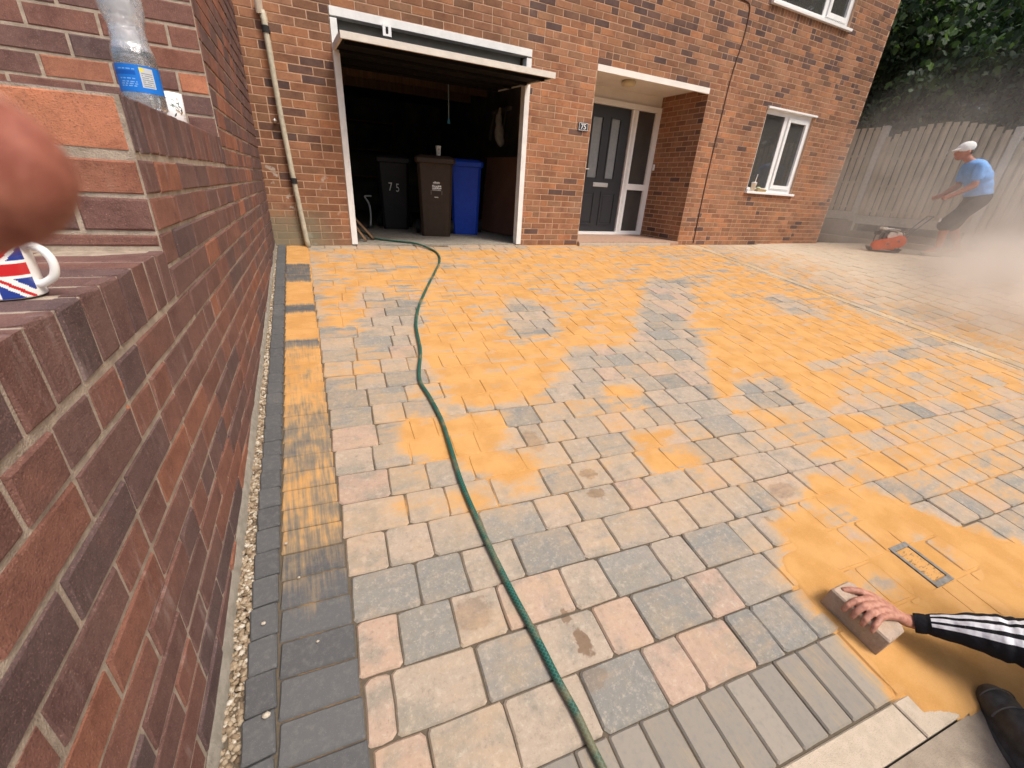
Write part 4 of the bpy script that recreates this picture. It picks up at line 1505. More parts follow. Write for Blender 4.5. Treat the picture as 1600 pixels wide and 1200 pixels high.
def front_frame(t, w, D, z, ins=.0):
    """y of the front face at height z"""
    f = .80 + (.98 - .80) * (z - .03) / (.84 - .03)
    return -D / 2 * f

def face_text(t, txt, size, x, z, D, sx=1.0, mat=None):
    me = text_mesh(txt, size, .0005)
    y = front_frame(t, 0, D, z) - .0035
    sl = math.atan((.98 - .80) * D / 2 / .81)
    me.transform(Matrix.Translation((x, y, z)) @ Matrix.Rotation(math.radians(90) + sl, 4, 'X') @ Matrix.Diagonal((sx, 1, 1, 1)))
    return link("number" if txt == "75" else "lettering", me, mat or M['white'], t)

def front_black(t, w, D):
    face_text(t, "7", .155, -.055, .575, D, .72)
    face_text(t, "5", .155, .045, .565, D, .72)

def front_brown(t, w, D):
    # recessed arched panel outline
    bm = bmesh.new()
    pts = []
    for x, z in [(-.105, .03), (-.105, .36), (-.098, .40), (-.075, .425), (.075, .425), (.098, .40), (.105, .36), (.105, .03)]:
        pts.append((x, front_frame(t, w, D, z) - .0015, z))
    tube(bm, pts, .0045, 6)
    link("panel_rib", bm_mesh("panel_rib", bm), M['bin_brown'], t)
    # printed notice: a line of words, a white block, a framed box and a line below
    bm = bmesh.new()
    sl = math.atan((.98 - .80) * D / 2 / .81)
    R = Matrix.Rotation(sl, 3, 'X')
    for (x, z, sx, sz) in ((.012, .645, .085, .003), (.012, .575, .12, .004), (-.058, .54, .0035, .075), (.082, .54, .0035, .075), (-.035, .502, .045, .0035), (.058, .502, .045, .0035)):
        box(bm, (x, front_frame(t, w, D, z) - .002, z), (sx, .002, sz), R)
    link("printed_frame", bm_mesh("printed_frame", bm), plain("faded_print", (.30, .27, .25), .6), t)
    # worn lettering, no longer readable: rows of short strokes
    rr = random.Random(31)
    bm = bmesh.new()
    for z, hgt, x0, x1, wmin, wmax in ((.672, .026, -.030, .056, .004, .010), (.630, .020, -.042, .066, .012, .024), (.606, .020, -.042, .066, .010, .022), (.585, .010, -.040, .064, .005, .010), (.497, .014, -.012, .036, .004, .009)):
        x = x0
        while x < x1:
            w_ = rr.uniform(wmin, wmax)
            hh = hgt * rr.uniform(.6, 1)
            box(bm, (x + w_ / 2, front_frame(t, w, D, z) - .003, z + (hh - hgt) / 2), (w_, .002, hh), R)
            x += w_ + rr.uniform(.002, .004)
    link("worn_print", bm_mesh("worn_print", bm), M['white'], t, kind='stuff')

def garage_things():
    wheelie_bin(M['bin_black'], (.87, 1.86, FLOOR), math.radians(-9), .44, "black wheelie bin with a white stencilled 75, standing deepest in the garage", front_black)
    wheelie_bin(M['bin_brown'], (1.245, .99, FLOOR), math.radians(-14), .46, "brown wheelie bin with white printed notice, a paper cup on its lid", front_brown)
    wheelie_bin(M['bin_blue'], (1.78, 1.24, FLOOR), math.radians(-20), .43, "bright blue wheelie bin beside the brown one in the garage")
    # cup on the brown lid
    t = empty("paper_cup", (1.285, .93, FLOOR + .986), "tall white paper cup with brown print standing on the brown bin lid", "cup")
    bm = bmesh.new(); lathe(bm, [(.026, 0), (.036, .115), (.038, .118), (.036, .118), (.034, .114), (.025, .006)], 24, cap=False)
    link("cup_wall", bm_mesh("cup_wall", bm, True), plain("cup_paper", (.72, .70, .62), .7, .05), t)
    bm = bmesh.new()
    for k in range(9):
        z = .02 + k * .009
        r = .0262 + .0865 * z + .0006
        a0, a1 = -1.57 - .25 * math.sin(k * .4 + .2) - .1, -1.57 + .25 * math.sin(k * .4 + .2) + .05
        if a1 > a0:
            vs = [(r * math.cos(a0), r * math.sin(a0), z), (r * math.cos(a1), r * math.sin(a1), z), (r * 1.015 * math.cos(a1), r * 1.015 * math.sin(a1), z + .008), (r * 1.015 * math.cos(a0), r * 1.015 * math.sin(a0), z + .008)]
            bm.faces.new([bm.verts.new(v) for v in vs])
    link("printed_leaf", bm_mesh("printed_leaf", bm), plain("brown_print", (.24, .11, .04), .7), t)
    # timber off-cuts leaning inside the left jamb
    grp = "timber off-cuts leaning at the left jamb"
    for (p, q, w, lab) in (((.09, .30, FLOOR), (.075, .34, .43), .05, "tall thin timber off-cut upright against the left garage jamb"),
                           ((.30, .40, FLOOR + .01), (.085, .55, .28), .10, "wide brown board leaning low beside the left garage jamb"),
                           ((.185, .22, FLOOR + .01), (.075, .33, .20), .04, "short pale batten end leaning in front of the brown board")):
        a, b = Vector(p), Vector(q)
        d = (b - a).normalized()
        s = d.cross(Vector((0, 1, 0))).normalized()
        n = s.cross(d)
        bm = bmesh.new()
        box(bm, (a + b) / 2, (.022, w, (b - a).length), Matrix((s, n, d)).transposed(), .002)
        link("timber_board", bm_mesh("timber_board", bm), M['timber'], label=lab, cat="plank", group=grp)
    # sheet of brown board along the right wall, bag, pipework
    bm = bmesh.new(); box(bm, (2.40, .95, .55), (.018, 1.5, 1.06), Matrix.Rotation(math.radians(11), 3, 'Z') @ Matrix.Rotation(math.radians(6), 3, 'Y'), .002)
    link("hardboard_sheet", bm_mesh("hardboard_sheet", bm), plain("hardboard", (.17, .085, .055), .8, .12, 6), label="brown hardboard sheet leaning on the right wall inside the garage", cat="board")
    bm = bmesh.new()
    ball(bm, (2.40, 1.5, 1.40), (.075, .06, .15), 14); ball(bm, (2.38, 1.49, 1.57), (.055, .045, .10), 12); ball(bm, (2.43, 1.5, 1.30), (.06, .055, .08), 12)
    ball(bm, (2.40, 1.5, 1.68), (.03, .025, .06), 10)
    link("carrier_bag", fuse("carrier_bag", bm, .018, 3), plain("pale_bag", (.36, .36, .34), .6, .2, 20, .3), label="pale plastic bag hanging from the right garage wall", cat="bag")
    t = empty("tool_rack", (2.6, 1.9, 1.75), "grey metal tool rack with hanging loops inside the garage", "rack")
    bm = bmesh.new(); box(bm, (0, 0, 0), (.04, .7, .05), bevel=.004)
    link("rail", bm_mesh("rack_rail", bm), plain("rack_grey", (.18, .17, .15), .7), t)
    for yy in (-.25, -.05, .2):
        bm = bmesh.new(); tube(bm, spline([(-.03, yy, 0), (-.06, yy, -.15), (-.09, yy + .04, -.32), (-.05, yy + .09, -.38), (-.03, yy + .06, -.2), (-.03, yy + .02, -.02)], 5), .012, 6)
        link("hanging_loop", bm_mesh("hanging_loop", bm), plain("loop_grey", (.16, .16, .15), .7), t)
    t = empty("boiler_pipe", (.47, 1.75, FLOOR), "pale bent pipe standing near the black bin on the garage floor", "pipe")
    bm = bmesh.new(); tube(bm, spline([(0, 0, 0), (.02, 0, .18), (.01, 0, .33), (-.04, 0, .42), (-.02, 0, .44), (.05, 0, .44)], 5), .013, 8)
    link("bent_tube", bm_mesh("bent_tube", bm, True), plain("pipe_pale", (.36, .36, .36), .5), t)
    bm = bmesh.new(); lathe(bm, [(.05, 0), (.045, .03), (.016, .04)], 14)
    link("foot", bm_mesh("pipe_foot", bm), M['black'], t)
    # shelf of clutter at the very back, barely lit
    t = empty("back_shelf", (.8, 5.2, FLOOR), "dim shelving with boxes at the back of the garage", "shelving")
    for z in (.7, 1.2, 1.7):
        bm = bmesh.new(); box(bm, (0, 0, z), (1.6, .4, .03))
        link("shelf", bm_mesh("shelf", bm), M['timber'], t)
    for x in (-.78, .78):
        bm = bmesh.new(); box(bm, (x, -.17, .9), (.04, .04, 1.8))
        link("upright", bm_mesh("upright", bm), M['timber'], t)
garage_things()

# ================================================================== HOSE
def hose():
    P = [(-.02, -5.35), (-.035, -5.0), (-.045, -4.773), (-.044, -4.657), (-.05, -4.563), (-.052, -4.449), (-.061, -4.28), (-.064, -4.122), (-.062, -3.954), (-.053, -3.739), (-.026, -3.506), (-.005, -3.305),
         (-.005, -3.094), (-.014, -2.922), (.016, -2.78), (.087, -2.544), (.158, -2.155), (.273, -1.808), (.46, -1.389), (.619, -1.054), (.79, -.68), (.855, -.428), (.84, -.229), (.709, -.016), (.528, .177), (.36, .36), (.30, .52), (.30, .9), (.22, 1.4)]
    Q = []
    for x, y in P:
        if y > .0:
            z = FLOOR
        else:
            z = gz(x, y) + .002 + (FLOOR if y > -.05 else 0)
        if -5.0 > y:
            z = gz(x, y) - .004
        Q.append((x, y, z + .0115))
    S = spline(Q, 10)
    bm = bmesh.new()
    tube(bm, S, .0112, 12)
    m = NB("green_hose", .45, .4)
    p = m.pos()
    a = m.n("TexWave", {"Vector": m.vmul(p, (1, 1, 1)).outputs[0], "Scale": 45.0, "Distortion": 0.0}, bands_direction='DIAGONAL')
    b = m.n("TexWave", {"Vector": m.vmul(p, (-1, 1, 1)).outputs[0], "Scale": 45.0, "Distortion": 0.0}, bands_direction='DIAGONAL')
    w = m.math('MAXIMUM', m.smooth(a.outputs[1], .8, .95), m.smooth(b.outputs[1], .8, .95))
    d = m.noise(p, 8, 3)
    c = m.mix(w, (.008, .055, .042), (.035, .14, .11))
    m.color(m.mix(m.smooth(d.outputs[0], .48, .66, 0, .6), c, (.22, .17, .09)))
    link("garden_hose", bm_mesh("garden_hose", bm, True), m.m, label="dark green braided garden hose winding from the garage across the paving", cat="hose")
hose()

# ================================================================== THINGS ON THE WALL
def mug():
    base = Vector((-.988, -4.158, Z1 + .012 + .1225))
    t = empty("mug", base, "Union Jack mug with white handle on the lowest wall ledge", "mug")
    t.scale = (.93, .93, .93)
    R, H = .0435, .098
    na, nz = 128, 60
    face_dir = math.atan2(CAM_POS.y - base.y, CAM_POS.x - base.x) - .55
    V, F, I = [], [], []
    for j in range(nz + 1):
        z = H * j / nz
        r = R * (1 + .03 * (1 - j / nz)) - (.003 if j == 0 else 0)
        for i in range(na):
            a = 2 * math.pi * i / na
            V.append((r * math.cos(a), r * math.sin(a), z))
    def flag(u, v):
        # u -1..1 across, v -1..1 up; 0 blue 1 white 2 red
        U, W = u * 1.75, v
        if abs(U) < .17 or abs(W) < .19: return 2
        if abs(U) < .29 or abs(W) < .31: return 1
        s = 1 if U * W > 0 else -1
        d = (W - s * U * (1 / 1.75) ) / math.sqrt(1 + (1 / 1.75) ** 2)
        if abs(d) < .22:
            off = d * (1 if U > 0 else -1) * 1
            if -.10 < off < .03: return 2
            return 1
        return 0
    for j in range(nz):
        for i in range(na):
            k = (i + 1) % na
            F.append((j * na + i, j * na + k, (j + 1) * na + k, (j + 1) * na + i))
            a = 2 * math.pi * (i + .5) / na - face_dir
            a = (a + math.pi) % (2 * math.pi) - math.pi
            u = a / 1.25
            v = 2 * (j + .5) / nz - 1
            I.append(1 if abs(u) > 1.05 or j in (0, nz - 1) else flag(max(-1, min(1, u)), v))
    b = len(V)
    V += [(R * .9 * math.cos(2 * math.pi * i / na), R * .9 * math.sin(2 * math.pi * i / na), H) for i in range(na)]
    V += [(R * .88 * math.cos(2 * math.pi * i / na), R * .88 * math.sin(2 * math.pi * i / na), .008) for i in range(na)]
    for i in range(na):
        k = (i + 1) % na
        F.append((nz * na + i, nz * na + k, b + k, b + i)); I.append(1)
        F.append((b + i, b + k, b + na + k, b + na + i)); I.append(1)
    F.append(tuple(b + na + i for i in range(na))); I.append(1)
    mats = [plain("mug_blue", (.018, .045, .26), .18, .05, spec=.6), plain("mug_white", (.80, .80, .78), .15, .02, spec=.6), plain("mug_red", (.52, .02, .025), .18, .05, spec=.6)]
    me = mesh_py("mug_body", V, F, True, I)
    link("mug_body", me, mats, t)
    ah = math.atan2(_r3.y, _r3.x) + .22
    d = Vector((math.cos(ah), math.sin(ah), 0))
    bm = bmesh.new()
    pts = [d * (R - .004) + Vector((0, 0, .082)), d * (R + .012) + Vector((0, 0, .086)), d * (R + .028) + Vector((0, 0, .076)), d * (R + .034) + Vector((0, 0, .056)), d * (R + .028) + Vector((0, 0, .035)), d * (R + .010) + Vector((0, 0, .022)), d * (R - .004) + Vector((0, 0, .020))]
    tube(bm, spline(pts, 8), .0066, 14)
    link("handle", bm_mesh("mug_handle", bm, True), mats[1], t)
mug()

def bottle():
    base = wp(-3.20, .057, Z2 + .013 + .121)
    t = empty("water_bottle", base, "part-full clear plastic water bottle with blue label on the wall ledge", "bottle")
    R = .0545
    prof = [(R * .55, .006), (R * .8, .0), (R * .97, .010), (R, .022), (R, .046), (R * .985, .049), (R * .985, .121), (R, .125), (R * 1.0, .150), (R * .96, .160), (R * .88, .172), (R * .835, .180), (R * .85, .186), (R * .815, .191), (R * .835, .197), (R * .80, .203), (R * .82, .208), (R * .80, .213), (R * .83, .222),
            (R * .92, .240), (R * .99, .258), (R * 1.0, .285), (R * .97, .310), (R * .80, .340), (R * .5, .365), (R * .30, .378), (R * .30, .395)]
    bm = bmesh.new(); lathe(bm, prof, 48, cap=False)
    m = NB("clear_plastic")
    nt = m.t
    tr = m.n("BsdfTransparent", {0: (.93, .95, .96)}); gl = m.n("BsdfGlossy", {"Color": (1, 1, 1), "Roughness": .08}); df = m.n("BsdfDiffuse", {"Color": (.62, .65, .68)})
    nb = m.n("Bump", {"Height": m.noise(m.pos(), 55, 3).outputs[0], "Strength": .55, "Distance": .01})
    m.set(gl, "Normal", nb.outputs[0])
    lw = m.n("LayerWeight", {"Blend": .35})
    m.set(lw, "Normal", nb.outputs[0])
    z = m.n("SeparateXYZ", {0: m.pos()})
    wet = m.smooth(z.outputs[2], base.z + .158, base.z + .166, .22, .42)
    a = m.n("MixShader", {0: wet, 1: tr.outputs[0], 2: df.outputs[0]})
    k = m.math('MULTIPLY', lw.outputs["Facing"], .75, clamp=True)
    mx = m.n("MixShader", {0: m.math('ADD', k, .08), 1: a.outputs[0], 2: gl.outputs[0]})
    nt.links.new(mx.outputs[0], nt.nodes["Material Output"].inputs[0])
    link("bottle_wall", bm_mesh("bottle_wall", bm, True), m.m, t)
    # water inside
    bm = bmesh.new(); lathe(bm, [(R * .5, .010), (R * .9, .014), (R * .955, .03), (R * .955, .158), (.001, .1585)], 40, cap=False)
    w = NB("bottle_water")
    tr = w.n("BsdfTransparent", {0: (.86, .89, .91)}); gl = w.n("BsdfGlossy", {"Color": (1, 1, 1), "Roughness": .03})
    lw = w.n("LayerWeight", {"Blend": .25})
    mx = w.n("MixShader", {0: lw.outputs["Fresnel"], 1: tr.outputs[0], 2: gl.outputs[0]})
    w.t.links.new(mx.outputs[0], w.t.nodes["Material Output"].inputs[0])
    link("water", bm_mesh("bottle_water", bm, True), w.m, t)
    # label sleeve: blue with a pale text box
    na = 96
    V, F, I = [], [], []
    rows = [0.050 + i * (.120 - .050) / 26 for i in range(27)]
    rl = R * .992
    cd = math.atan2(CAM_POS.y - base.y, CAM_POS.x - base.x)
    for z_ in rows:
        for i in range(na):
            a_ = 2 * math.pi * i / na
            V.append((rl * math.cos(a_), rl * math.sin(a_), z_))
    for j in range(26):
        for i in range(na):
            k = (i + 1) % na
            F.append((j * na + i, j * na + k, (j + 1) * na + k, (j + 1) * na + i))
            a_ = (2 * math.pi * (i + .5) / na - cd + math.pi) % (2 * math.pi) - math.pi
            c = 0
            if .08 < a_ < .72 and 4 < j < 24:
                c = 1
                if j % 2 == 0 and j < 19 and .14 < a_ < .66 and (i * 7 + j * 3) % 11: c = 2
                if j >= 20 and a_ < .30: c = 3
            elif -.95 < a_ < -.1 and j in (5, 7, 9, 12, 21) and (i * 5 + j) % 7 > 1:
                c = 4
            elif a_ < -.1 and 16 <= j <= 19: c = 5
            I.append(c)
    mats = [plain("label_blue", (.012, .17, .62), .35, .06), plain("label_pale", (.50, .53, .56), .45), plain("label_ink", (.24, .26, .29), .5), plain("label_yellow", (.72, .62, .08), .4), plain("label_sky", (.20, .40, .75), .4), plain("label_deep", (.008, .10, .45), .35)]
    link("label", mesh_py("bottle_label", V, F, True, I), mats, t)
    bm = bmesh.new(); lathe(bm, [(.019, .386), (.019, .405), (.016, .407)], 24)
    link("cap", bm_mesh("bottle_cap", bm), plain("cap_blue", (.02, .12, .55), .4), t)
bottle()

def tin():
    base = wp(-2.86, .055, Z2 + .013 + .121)
    t = empty("patterned_pot", base, "small white pot with gold and black leaf pattern beside the bottle", "pot")
    bm = bmesh.new(); lathe(bm, [(.036, 0), (.038, .004), (.040, .10), (.0375, .10), (.0355, .006)], 40, cap=False)
    bm.faces.new([bm.verts.new((.037 * math.cos(2 * math.pi * i / 24), .037 * math.sin(2 * math.pi * i / 24), .003)) for i in range(24)])
    link("pot_body", bm_mesh("pot_body", bm, True), plain("pot_white", (.78, .79, .80), .25, .03, spec=.5), t)
    rr = random.Random(4)
    groups = {0: [], 1: [], 2: []}
    for k in range(70):
        a0 = rr.uniform(0, 6.283); z0 = rr.uniform(.012, .09); th = rr.uniform(0, 3.14); L = rr.uniform(.006, .014); W = L * .22
        groups[rr.choice((0, 0, 1, 2))].append((a0, z0, th, L, W))
    for g, nm, col in ((0, "gold_leaf", (.38, .22, .06)), (1, "black_leaf", (.03, .035, .04)), (2, "green_leaf", (.12, .20, .16))):
        bm = bmesh.new()
        for a0, z0, th, L, W in groups[g]:
            vs = []
            for u, v in ((-L, 0), (0, -W), (L, 0), (0, W)):
                x = u * math.cos(th) - v * math.sin(th); z = u * math.sin(th) + v * math.cos(th)
                zz = min(.099, max(.001, z0 + z)); r = .0384 + .002 * zz / .1 + .0004
                vs.append(bm.verts.new((r * math.cos(a0 + x / r), r * math.sin(a0 + x / r), zz)))
            bm.faces.new(vs)
        link(nm, bm_mesh(nm, bm), plain(nm, col, .4), t)
tin()

# ================================================================== FINGER NEAR THE LENS
def finger():
    tip = CAM_POS + Vector((-.672, 1.573, -.036)) * .0465
    m = NB("finger_skin", .6, .35)
    p = m.pos()
    blot = m.smooth(m.noise(p, 95, 4, .65).outputs[0], .36, .66)
    m.color(m.mix(blot, (.22, .062, .042), (.36, .135, .088)))
    crease = m.n('TexWave', {'Vector': p, 'Scale': 110.0, 'Distortion': 5.0, 'Detail': 3.0})
    m.bump(m.math('ADD', crease.outputs[1], m.noise(p, 900, 3).outputs[0]), .5, .0006)
    m.b.inputs["Subsurface Weight"].default_value = .12
    m.b.inputs["Subsurface Radius"].default_value = (.004, .0015, .0008)
    left = (-_r3 * .93 + _u3 * -.12 - _f2 * -.16).normalized()
    bm = bmesh.new()
    a = tip
    b = tip + left * .024
    c = b + (left * .85 - _u3 * .45).normalized() * .026
    d = c + (left * .6 - _u3 * .8).normalized() * .042
    limb(bm, [a, a + left * .010, b, b + (c - b) * .5, c, d], [.0088, .0092, .0092, .0088, .0096, .0105], 20)
    # the rest of the hand curls away out of sight
    pc = d + (left * .3 - _u3 * .9).normalized() * .035
    ball(bm, pc, (.035, .024, .04), 16)
    for k in range(3):
        o = (_f2 * -.019 * (k + 1))
        limb(bm, [d + o * .9, c + o * .8 - _u3 * .01 + left * .006, b + o * .6 - _u3 * .022 + left * .014, b + o * .6 - _u3 * .036 + left * .012], [.0105, .0098, .009, .008], 14)
    limb(bm, [pc, pc - _u3 * .07 + left * .02, pc - _u3 * .16 + left * .06], [.03, .026, .03], 16)
    me = fuse("finger", bm, .0016, 6)
    t = link("finger", me, m.m, label="blurred fingertip of the person taking the picture, close to the lens", cat="finger")
    bm = bmesh.new()
    nrm = (-_f2 * -.1 + _u3 * .9).normalized()
    for i in range(1):
        side = left.cross(nrm).normalized()
        ball(bm, a + nrm * .0078 + left * .003, (.0062, .0052, .0012), 12, Matrix((left, side, left.cross(side))).transposed())
    link("fingernail", bm_mesh("fingernail", bm, True), plain("nail", (.55, .32, .26), .35), t)
finger()

# ================================================================== WINDOW SILL THINGS, SERVICE COVER
def sill_things():
    z = WLO[2] + .005
    t = empty("drink_cup", (6.33, -.006, z), "cream takeaway cup with a straw at the left end of the ground floor sill", "cup")
    bm = bmesh.new(); lathe(bm, [(.028, 0), (.040, .115), (.042, .12), (.03, .122)], 20)
    link("cup_wall", bm_mesh("sill_cup", bm, True), plain("cream_cup", (.72, .62, .47), .6), t)
    bm = bmesh.new(); lathe(bm, [(.043, .119), (.043, .127), (.03, .134), (.0, .134)], 20, cap=False)
    link("cup_lid", bm_mesh("sill_lid", bm), M['upvc'], t)
    bm = bmesh.new(); tube(bm, [(0, 0, .05), (.03, 0, .25)], .006, 8)
    link("straw", bm_mesh("straw", bm), plain("straw_white", (.75, .70, .62), .5), t)
    t = empty("food_tray", (6.53, -.002, z), "small open food carton with rolled lid on the window sill", "carton")
    bm = bmesh.new(); box(bm, (0, 0, .018), (.24, .075, .035), taper=(.85, .85), bevel=.003)
    link("tray", bm_mesh("food_tray", bm), plain("carton_brown", (.40, .29, .14), .8, .2, 30), t)
    bm = bmesh.new(); box(bm, (.02, .0, .043), (.15, .06, .014), Matrix.Rotation(.06, 3, 'Y'), .004)
    link("wrapper", bm_mesh("wrapper", bm), plain("wrapper", (.72, .68, .55), .7, .2, 40), t)
    bm = bmesh.new(); ball(bm, (-.06, 0, .05), (.045, .03, .02), 10)
    link("napkin", bm_mesh("napkin", bm, True), plain("napkin_green", (.40, .45, .30), .8, .2, 60), t)
    t = empty("paper_wad", (6.215, -.008, z), "crumpled white paper at the left tip of the window sill", "paper")
    bm = bmesh.new(); ball(bm, (0, 0, .025), (.035, .028, .025), 10)
    for v in bm.verts: v.co += Vector((random.uniform(-.004, .004), random.uniform(-.004, .004), random.uniform(-.003, .004)))
    link("paper_ball", bm_mesh("paper_ball", bm), M['upvc'], t)
sill_things()

def service_cover():
    c = Vector((1.597, -4.775, gz(1.597, -4.775)))
    n = gnormal(c.x, c.y)
    u = Vector((1, -.06, 0)); u = (u - n * u.dot(n)).normalized(); v = n.cross(u)
    R = Matrix((u, v, n)).transposed()
    t = empty("service_cover", c, "small sand-filled rectangular service cover in a grey frame near the hand", "cover")
    t.rotation_euler = R.to_euler()
    bm = bmesh.new()
    W, H, b = .122, .186, .014
    for a in ((-W / 2, -W / 2 + b, -H / 2, H / 2), (W / 2 - b, W / 2, -H / 2, H / 2)):
        bx(bm, a[0], a[1], a[2], a[3], -.03, .0045, .001)
    for a in ((-H / 2, -H / 2 + b * 1.5), (H / 2 - b * 1.5, H / 2)):
        bx(bm, -W / 2 + b, W / 2 - b, a[0], a[1], -.03, .004, .001)
    link("frame", bm_mesh("cover_frame", bm), plain("grey_frame", (.20, .19, .17), .7, .3, 60, .3), t)
    bm = bmesh.new(); bx(bm, -W / 2 + b + .003, W / 2 - b - .003, -H / 2 + b * 1.5 + .004, H / 2 - b * 1.5 - .004, -.03, .0005, .001)
    m = NB("sanded_lid", .95, .1); p = m.pos()
    k = m.noise(m.vmul(p, (40, 160, 40)).outputs[0], 1.0, 3)
    m.color(m.mix(m.smooth(k.outputs[0], .52, .66, 0, .7), sand_colour(m, p), (.10, .09, .08)))
    link("lid", bm_mesh("cover_lid", bm), m.m, t)
    bm = bmesh.new(); bx(bm, -W / 2 + b, W / 2 - b, -H / 2 + b * 1.5, H / 2 - b * 1.5, -.032, -.012)
    link("slot", bm_mesh("cover_slot", bm), M['black'], t)
service_cover()

# ================================================================== PEOPLE
def skin_material(name, a, b):
    m = NB(name, .55, .35)
    p = m.pos()
    m.color(m.mix(m.smooth(m.noise(p, 70, 4).outputs[0], .35, .65), a, b))
    m.b.inputs["Subsurface Weight"].default_value = .06
    m.b.inputs["Subsurface Radius"].default_value = (.006, .002, .001)
    m.bump(m.noise(p, 320, 3).outputs[0], .25, .002)
    return m.m
SKIN = skin_material("sunburnt_skin", (.50, .235, .165), (.42, .175, .12))
HAND = skin_material("dusty_hand", (.47, .235, .165), (.36, .155, .105))

def cloth(name, col, var=.12):
    m = NB(name, .9, .2)
    p = m.pos()
    n = m.noise(p, 10, 3)
    m.color(m.mix(m.smooth(n.outputs[0], .35, .65), col, tuple(x * (1 - var) for x in col)))
    m.bump(m.noise(p, 14, 3).outputs[0], .5, .03)
    return m.m

def kneeling_worker():
    g = gz(1.0, -4.85)
    blk = Vector((1.042, -4.812, g))
    # ---- the block being rubbed over the sand
    n = gnormal(blk.x, blk.y)
    bl_l = .192
    t = empty("loose_paver", blk + n * .003, "single pinkish paving block gripped in the worker's hand on the sand", "paving block")
    u = Vector((0.02, 1, 0)); u = (u - n * u.dot(n)).normalized()
    R = Matrix((u, n.cross(u), n)).transposed()
    t.rotation_euler = R.to_euler()
    rr = random.Random(2)
    BH = .090
    V, F = paver_geo(bl_l, .110, .009, .0024, rr, BH - .007)
    V = [(x, y, z + BH - .002) for x, y, z in V]
    F.append(tuple(range(35, 23, -1)))
    me = mesh_py("paver_block", V, F)
    add_attr(me, "rnd", [.8] * len(V)); add_attr(me, "sand", [.22] * len(V))
    link("block", me, M['paver'], t)
    # ---- body. Hand frame: x across the block towards the wrist, y along it towards the house, z up
    Z = Vector((0, 0, 1))
    top = blk + n * (BH + .001)
    X = Vector((1, -.02, 0)).normalized()
    Y = Vector((.02, 1, 0)).normalized()
    def P(x, y, z): return top + X * x + Y * y + Z * z
    bm = bmesh.new()
    # four fingers lie across the top and hook over the near edge: index (house side) .. little finger
    fing = [(.027, .0104, 0), (.0055, .0108, 1), (-.016, .0104, 2), (-.0365, .0090, 3)]
    for y, r, i in fing:
        ln = (1.0, 1.06, 1.0, .84)[i]
        fan = (.010, .004, -.003, -.010)[i]
        mcp = P(.020, y - .010, .0200 - .002 * i)
        pip = P(.024 - .052 * ln, y + fan * .5, .0165 + (.003 if i == 1 else 0))
        dip = P(-.0545 - .004 * (ln - 1), y + fan, -.001)
        tipp = P(-.0605, y + fan * 1.2, -.022 * ln)
        limb(bm, [P(.056, y * .75 - .026, .012), mcp, pip, dip, tipp], [r * 1.25, r * 1.2, r * 1.05, r * .98, r * .82], 14)
    # back of the hand slopes down off the far edge of the block to the wrist
    wr0 = P(.092, -.066, -.016)
    for y, zz in ((.022, .017), (.004, .018), (-.016, .015), (-.034, .010)):
        limb(bm, [P(.022, y - .010, zz - .002), P(.058, y * .78 - .030, zz * .6 - .001), wr0 + Y * y * .36], [.0135, .0165, .0175], 14)
    # thumb along the house end
    limb(bm, [P(.074, -.028, -.002), P(.050, .016, .012), P(.026, .046, .018), P(.004, .066, .0145), P(-.014, .078, .010)], [.0185, .0165, .0135, .0120, .0092], 16)
    # wrist and forearm under the sleeve
    wrist = wr0 + Vector((.018, -.018, -.002))
    elbow = Vector((1.258, -5.105, -.475))
    sh = Vector((1.36, -5.27, -.28))
    limb(bm, [wr0, wrist, wrist + (elbow - wrist) * .25], [.0205, .0215, .025], 18)
    hip = Vector((1.35, -5.80, -.42))
    tor = Vector((1.56, -5.47, -.22))
    limb(bm, [wrist + (elbow - wrist) * .2, wrist + (elbow - wrist) * .6, elbow, sh], [.024, .034, .036, .048], 16)
    limb(bm, [hip, (hip + tor) / 2 + Vector((0, 0, .04)), tor], [.15, .14, .14], 18)
    sh2 = Vector((1.74, -5.42, -.22))
    limb(bm, [sh, sh2], [.06, .06], 14)
    hand2 = Vector((1.78, -5.24, -.36))
    el2 = Vector((1.90, -5.40, -.42))
    limb(bm, [sh2, el2, hand2], [.05, .036, .026], 14)
    limb(bm, [hand2, hand2 + Vector((-.06, .05, .0))], [.028, .020], 12)
    neck = Vector((1.60, -5.38, -.08))
    limb(bm, [tor + Vector((0, .02, .08)), neck], [.06, .05], 14)
    head = Vector((1.62, -5.31, .02))
    ball(bm, head, (.072, .090, .108), 20)
    ball(bm, head + Vector((-.01, .092, -.01)), (.013, .02, .016), 8)
    for s in (-1, 1):
        ball(bm, head + Vector((s * .073, -.01, -.005)), (.012, .022, .03), 8)
    legs = ((hip + Vector((-.06, .02, 0)), Vector((1.36, -5.32, -.32)), Vector((1.045, -5.315, -.60))),
            (hip + Vector((.12, 0, 0)), Vector((1.76, -5.36, -.36)), Vector((1.62, -5.66, -.62))))
    for hj, kn, an in legs:
        limb(bm, [hj, kn, an], [.085, .058, .038], 16)
        fd = Vector((.66, .75, 0)).normalized()
        limb(bm, [an, an + fd * .14 + Vector((0, 0, -.03))], [.036, .03], 12)
    me = fuse("worker_body", bm, .0034, 3)
    body = link("person", me, HAND, label="crouching worker in a black tracksuit with white sleeve stripes, rubbing sand with a block", cat="person")
    # ---- tracksuit top: sleeve with a ribbed cuff and three stripes
    cuff = wrist + (elbow - wrist) * .02
    ax = (elbow - wrist).normalized()
    up = (Z - ax * Z.dot(ax)).normalized(); side = ax.cross(up)
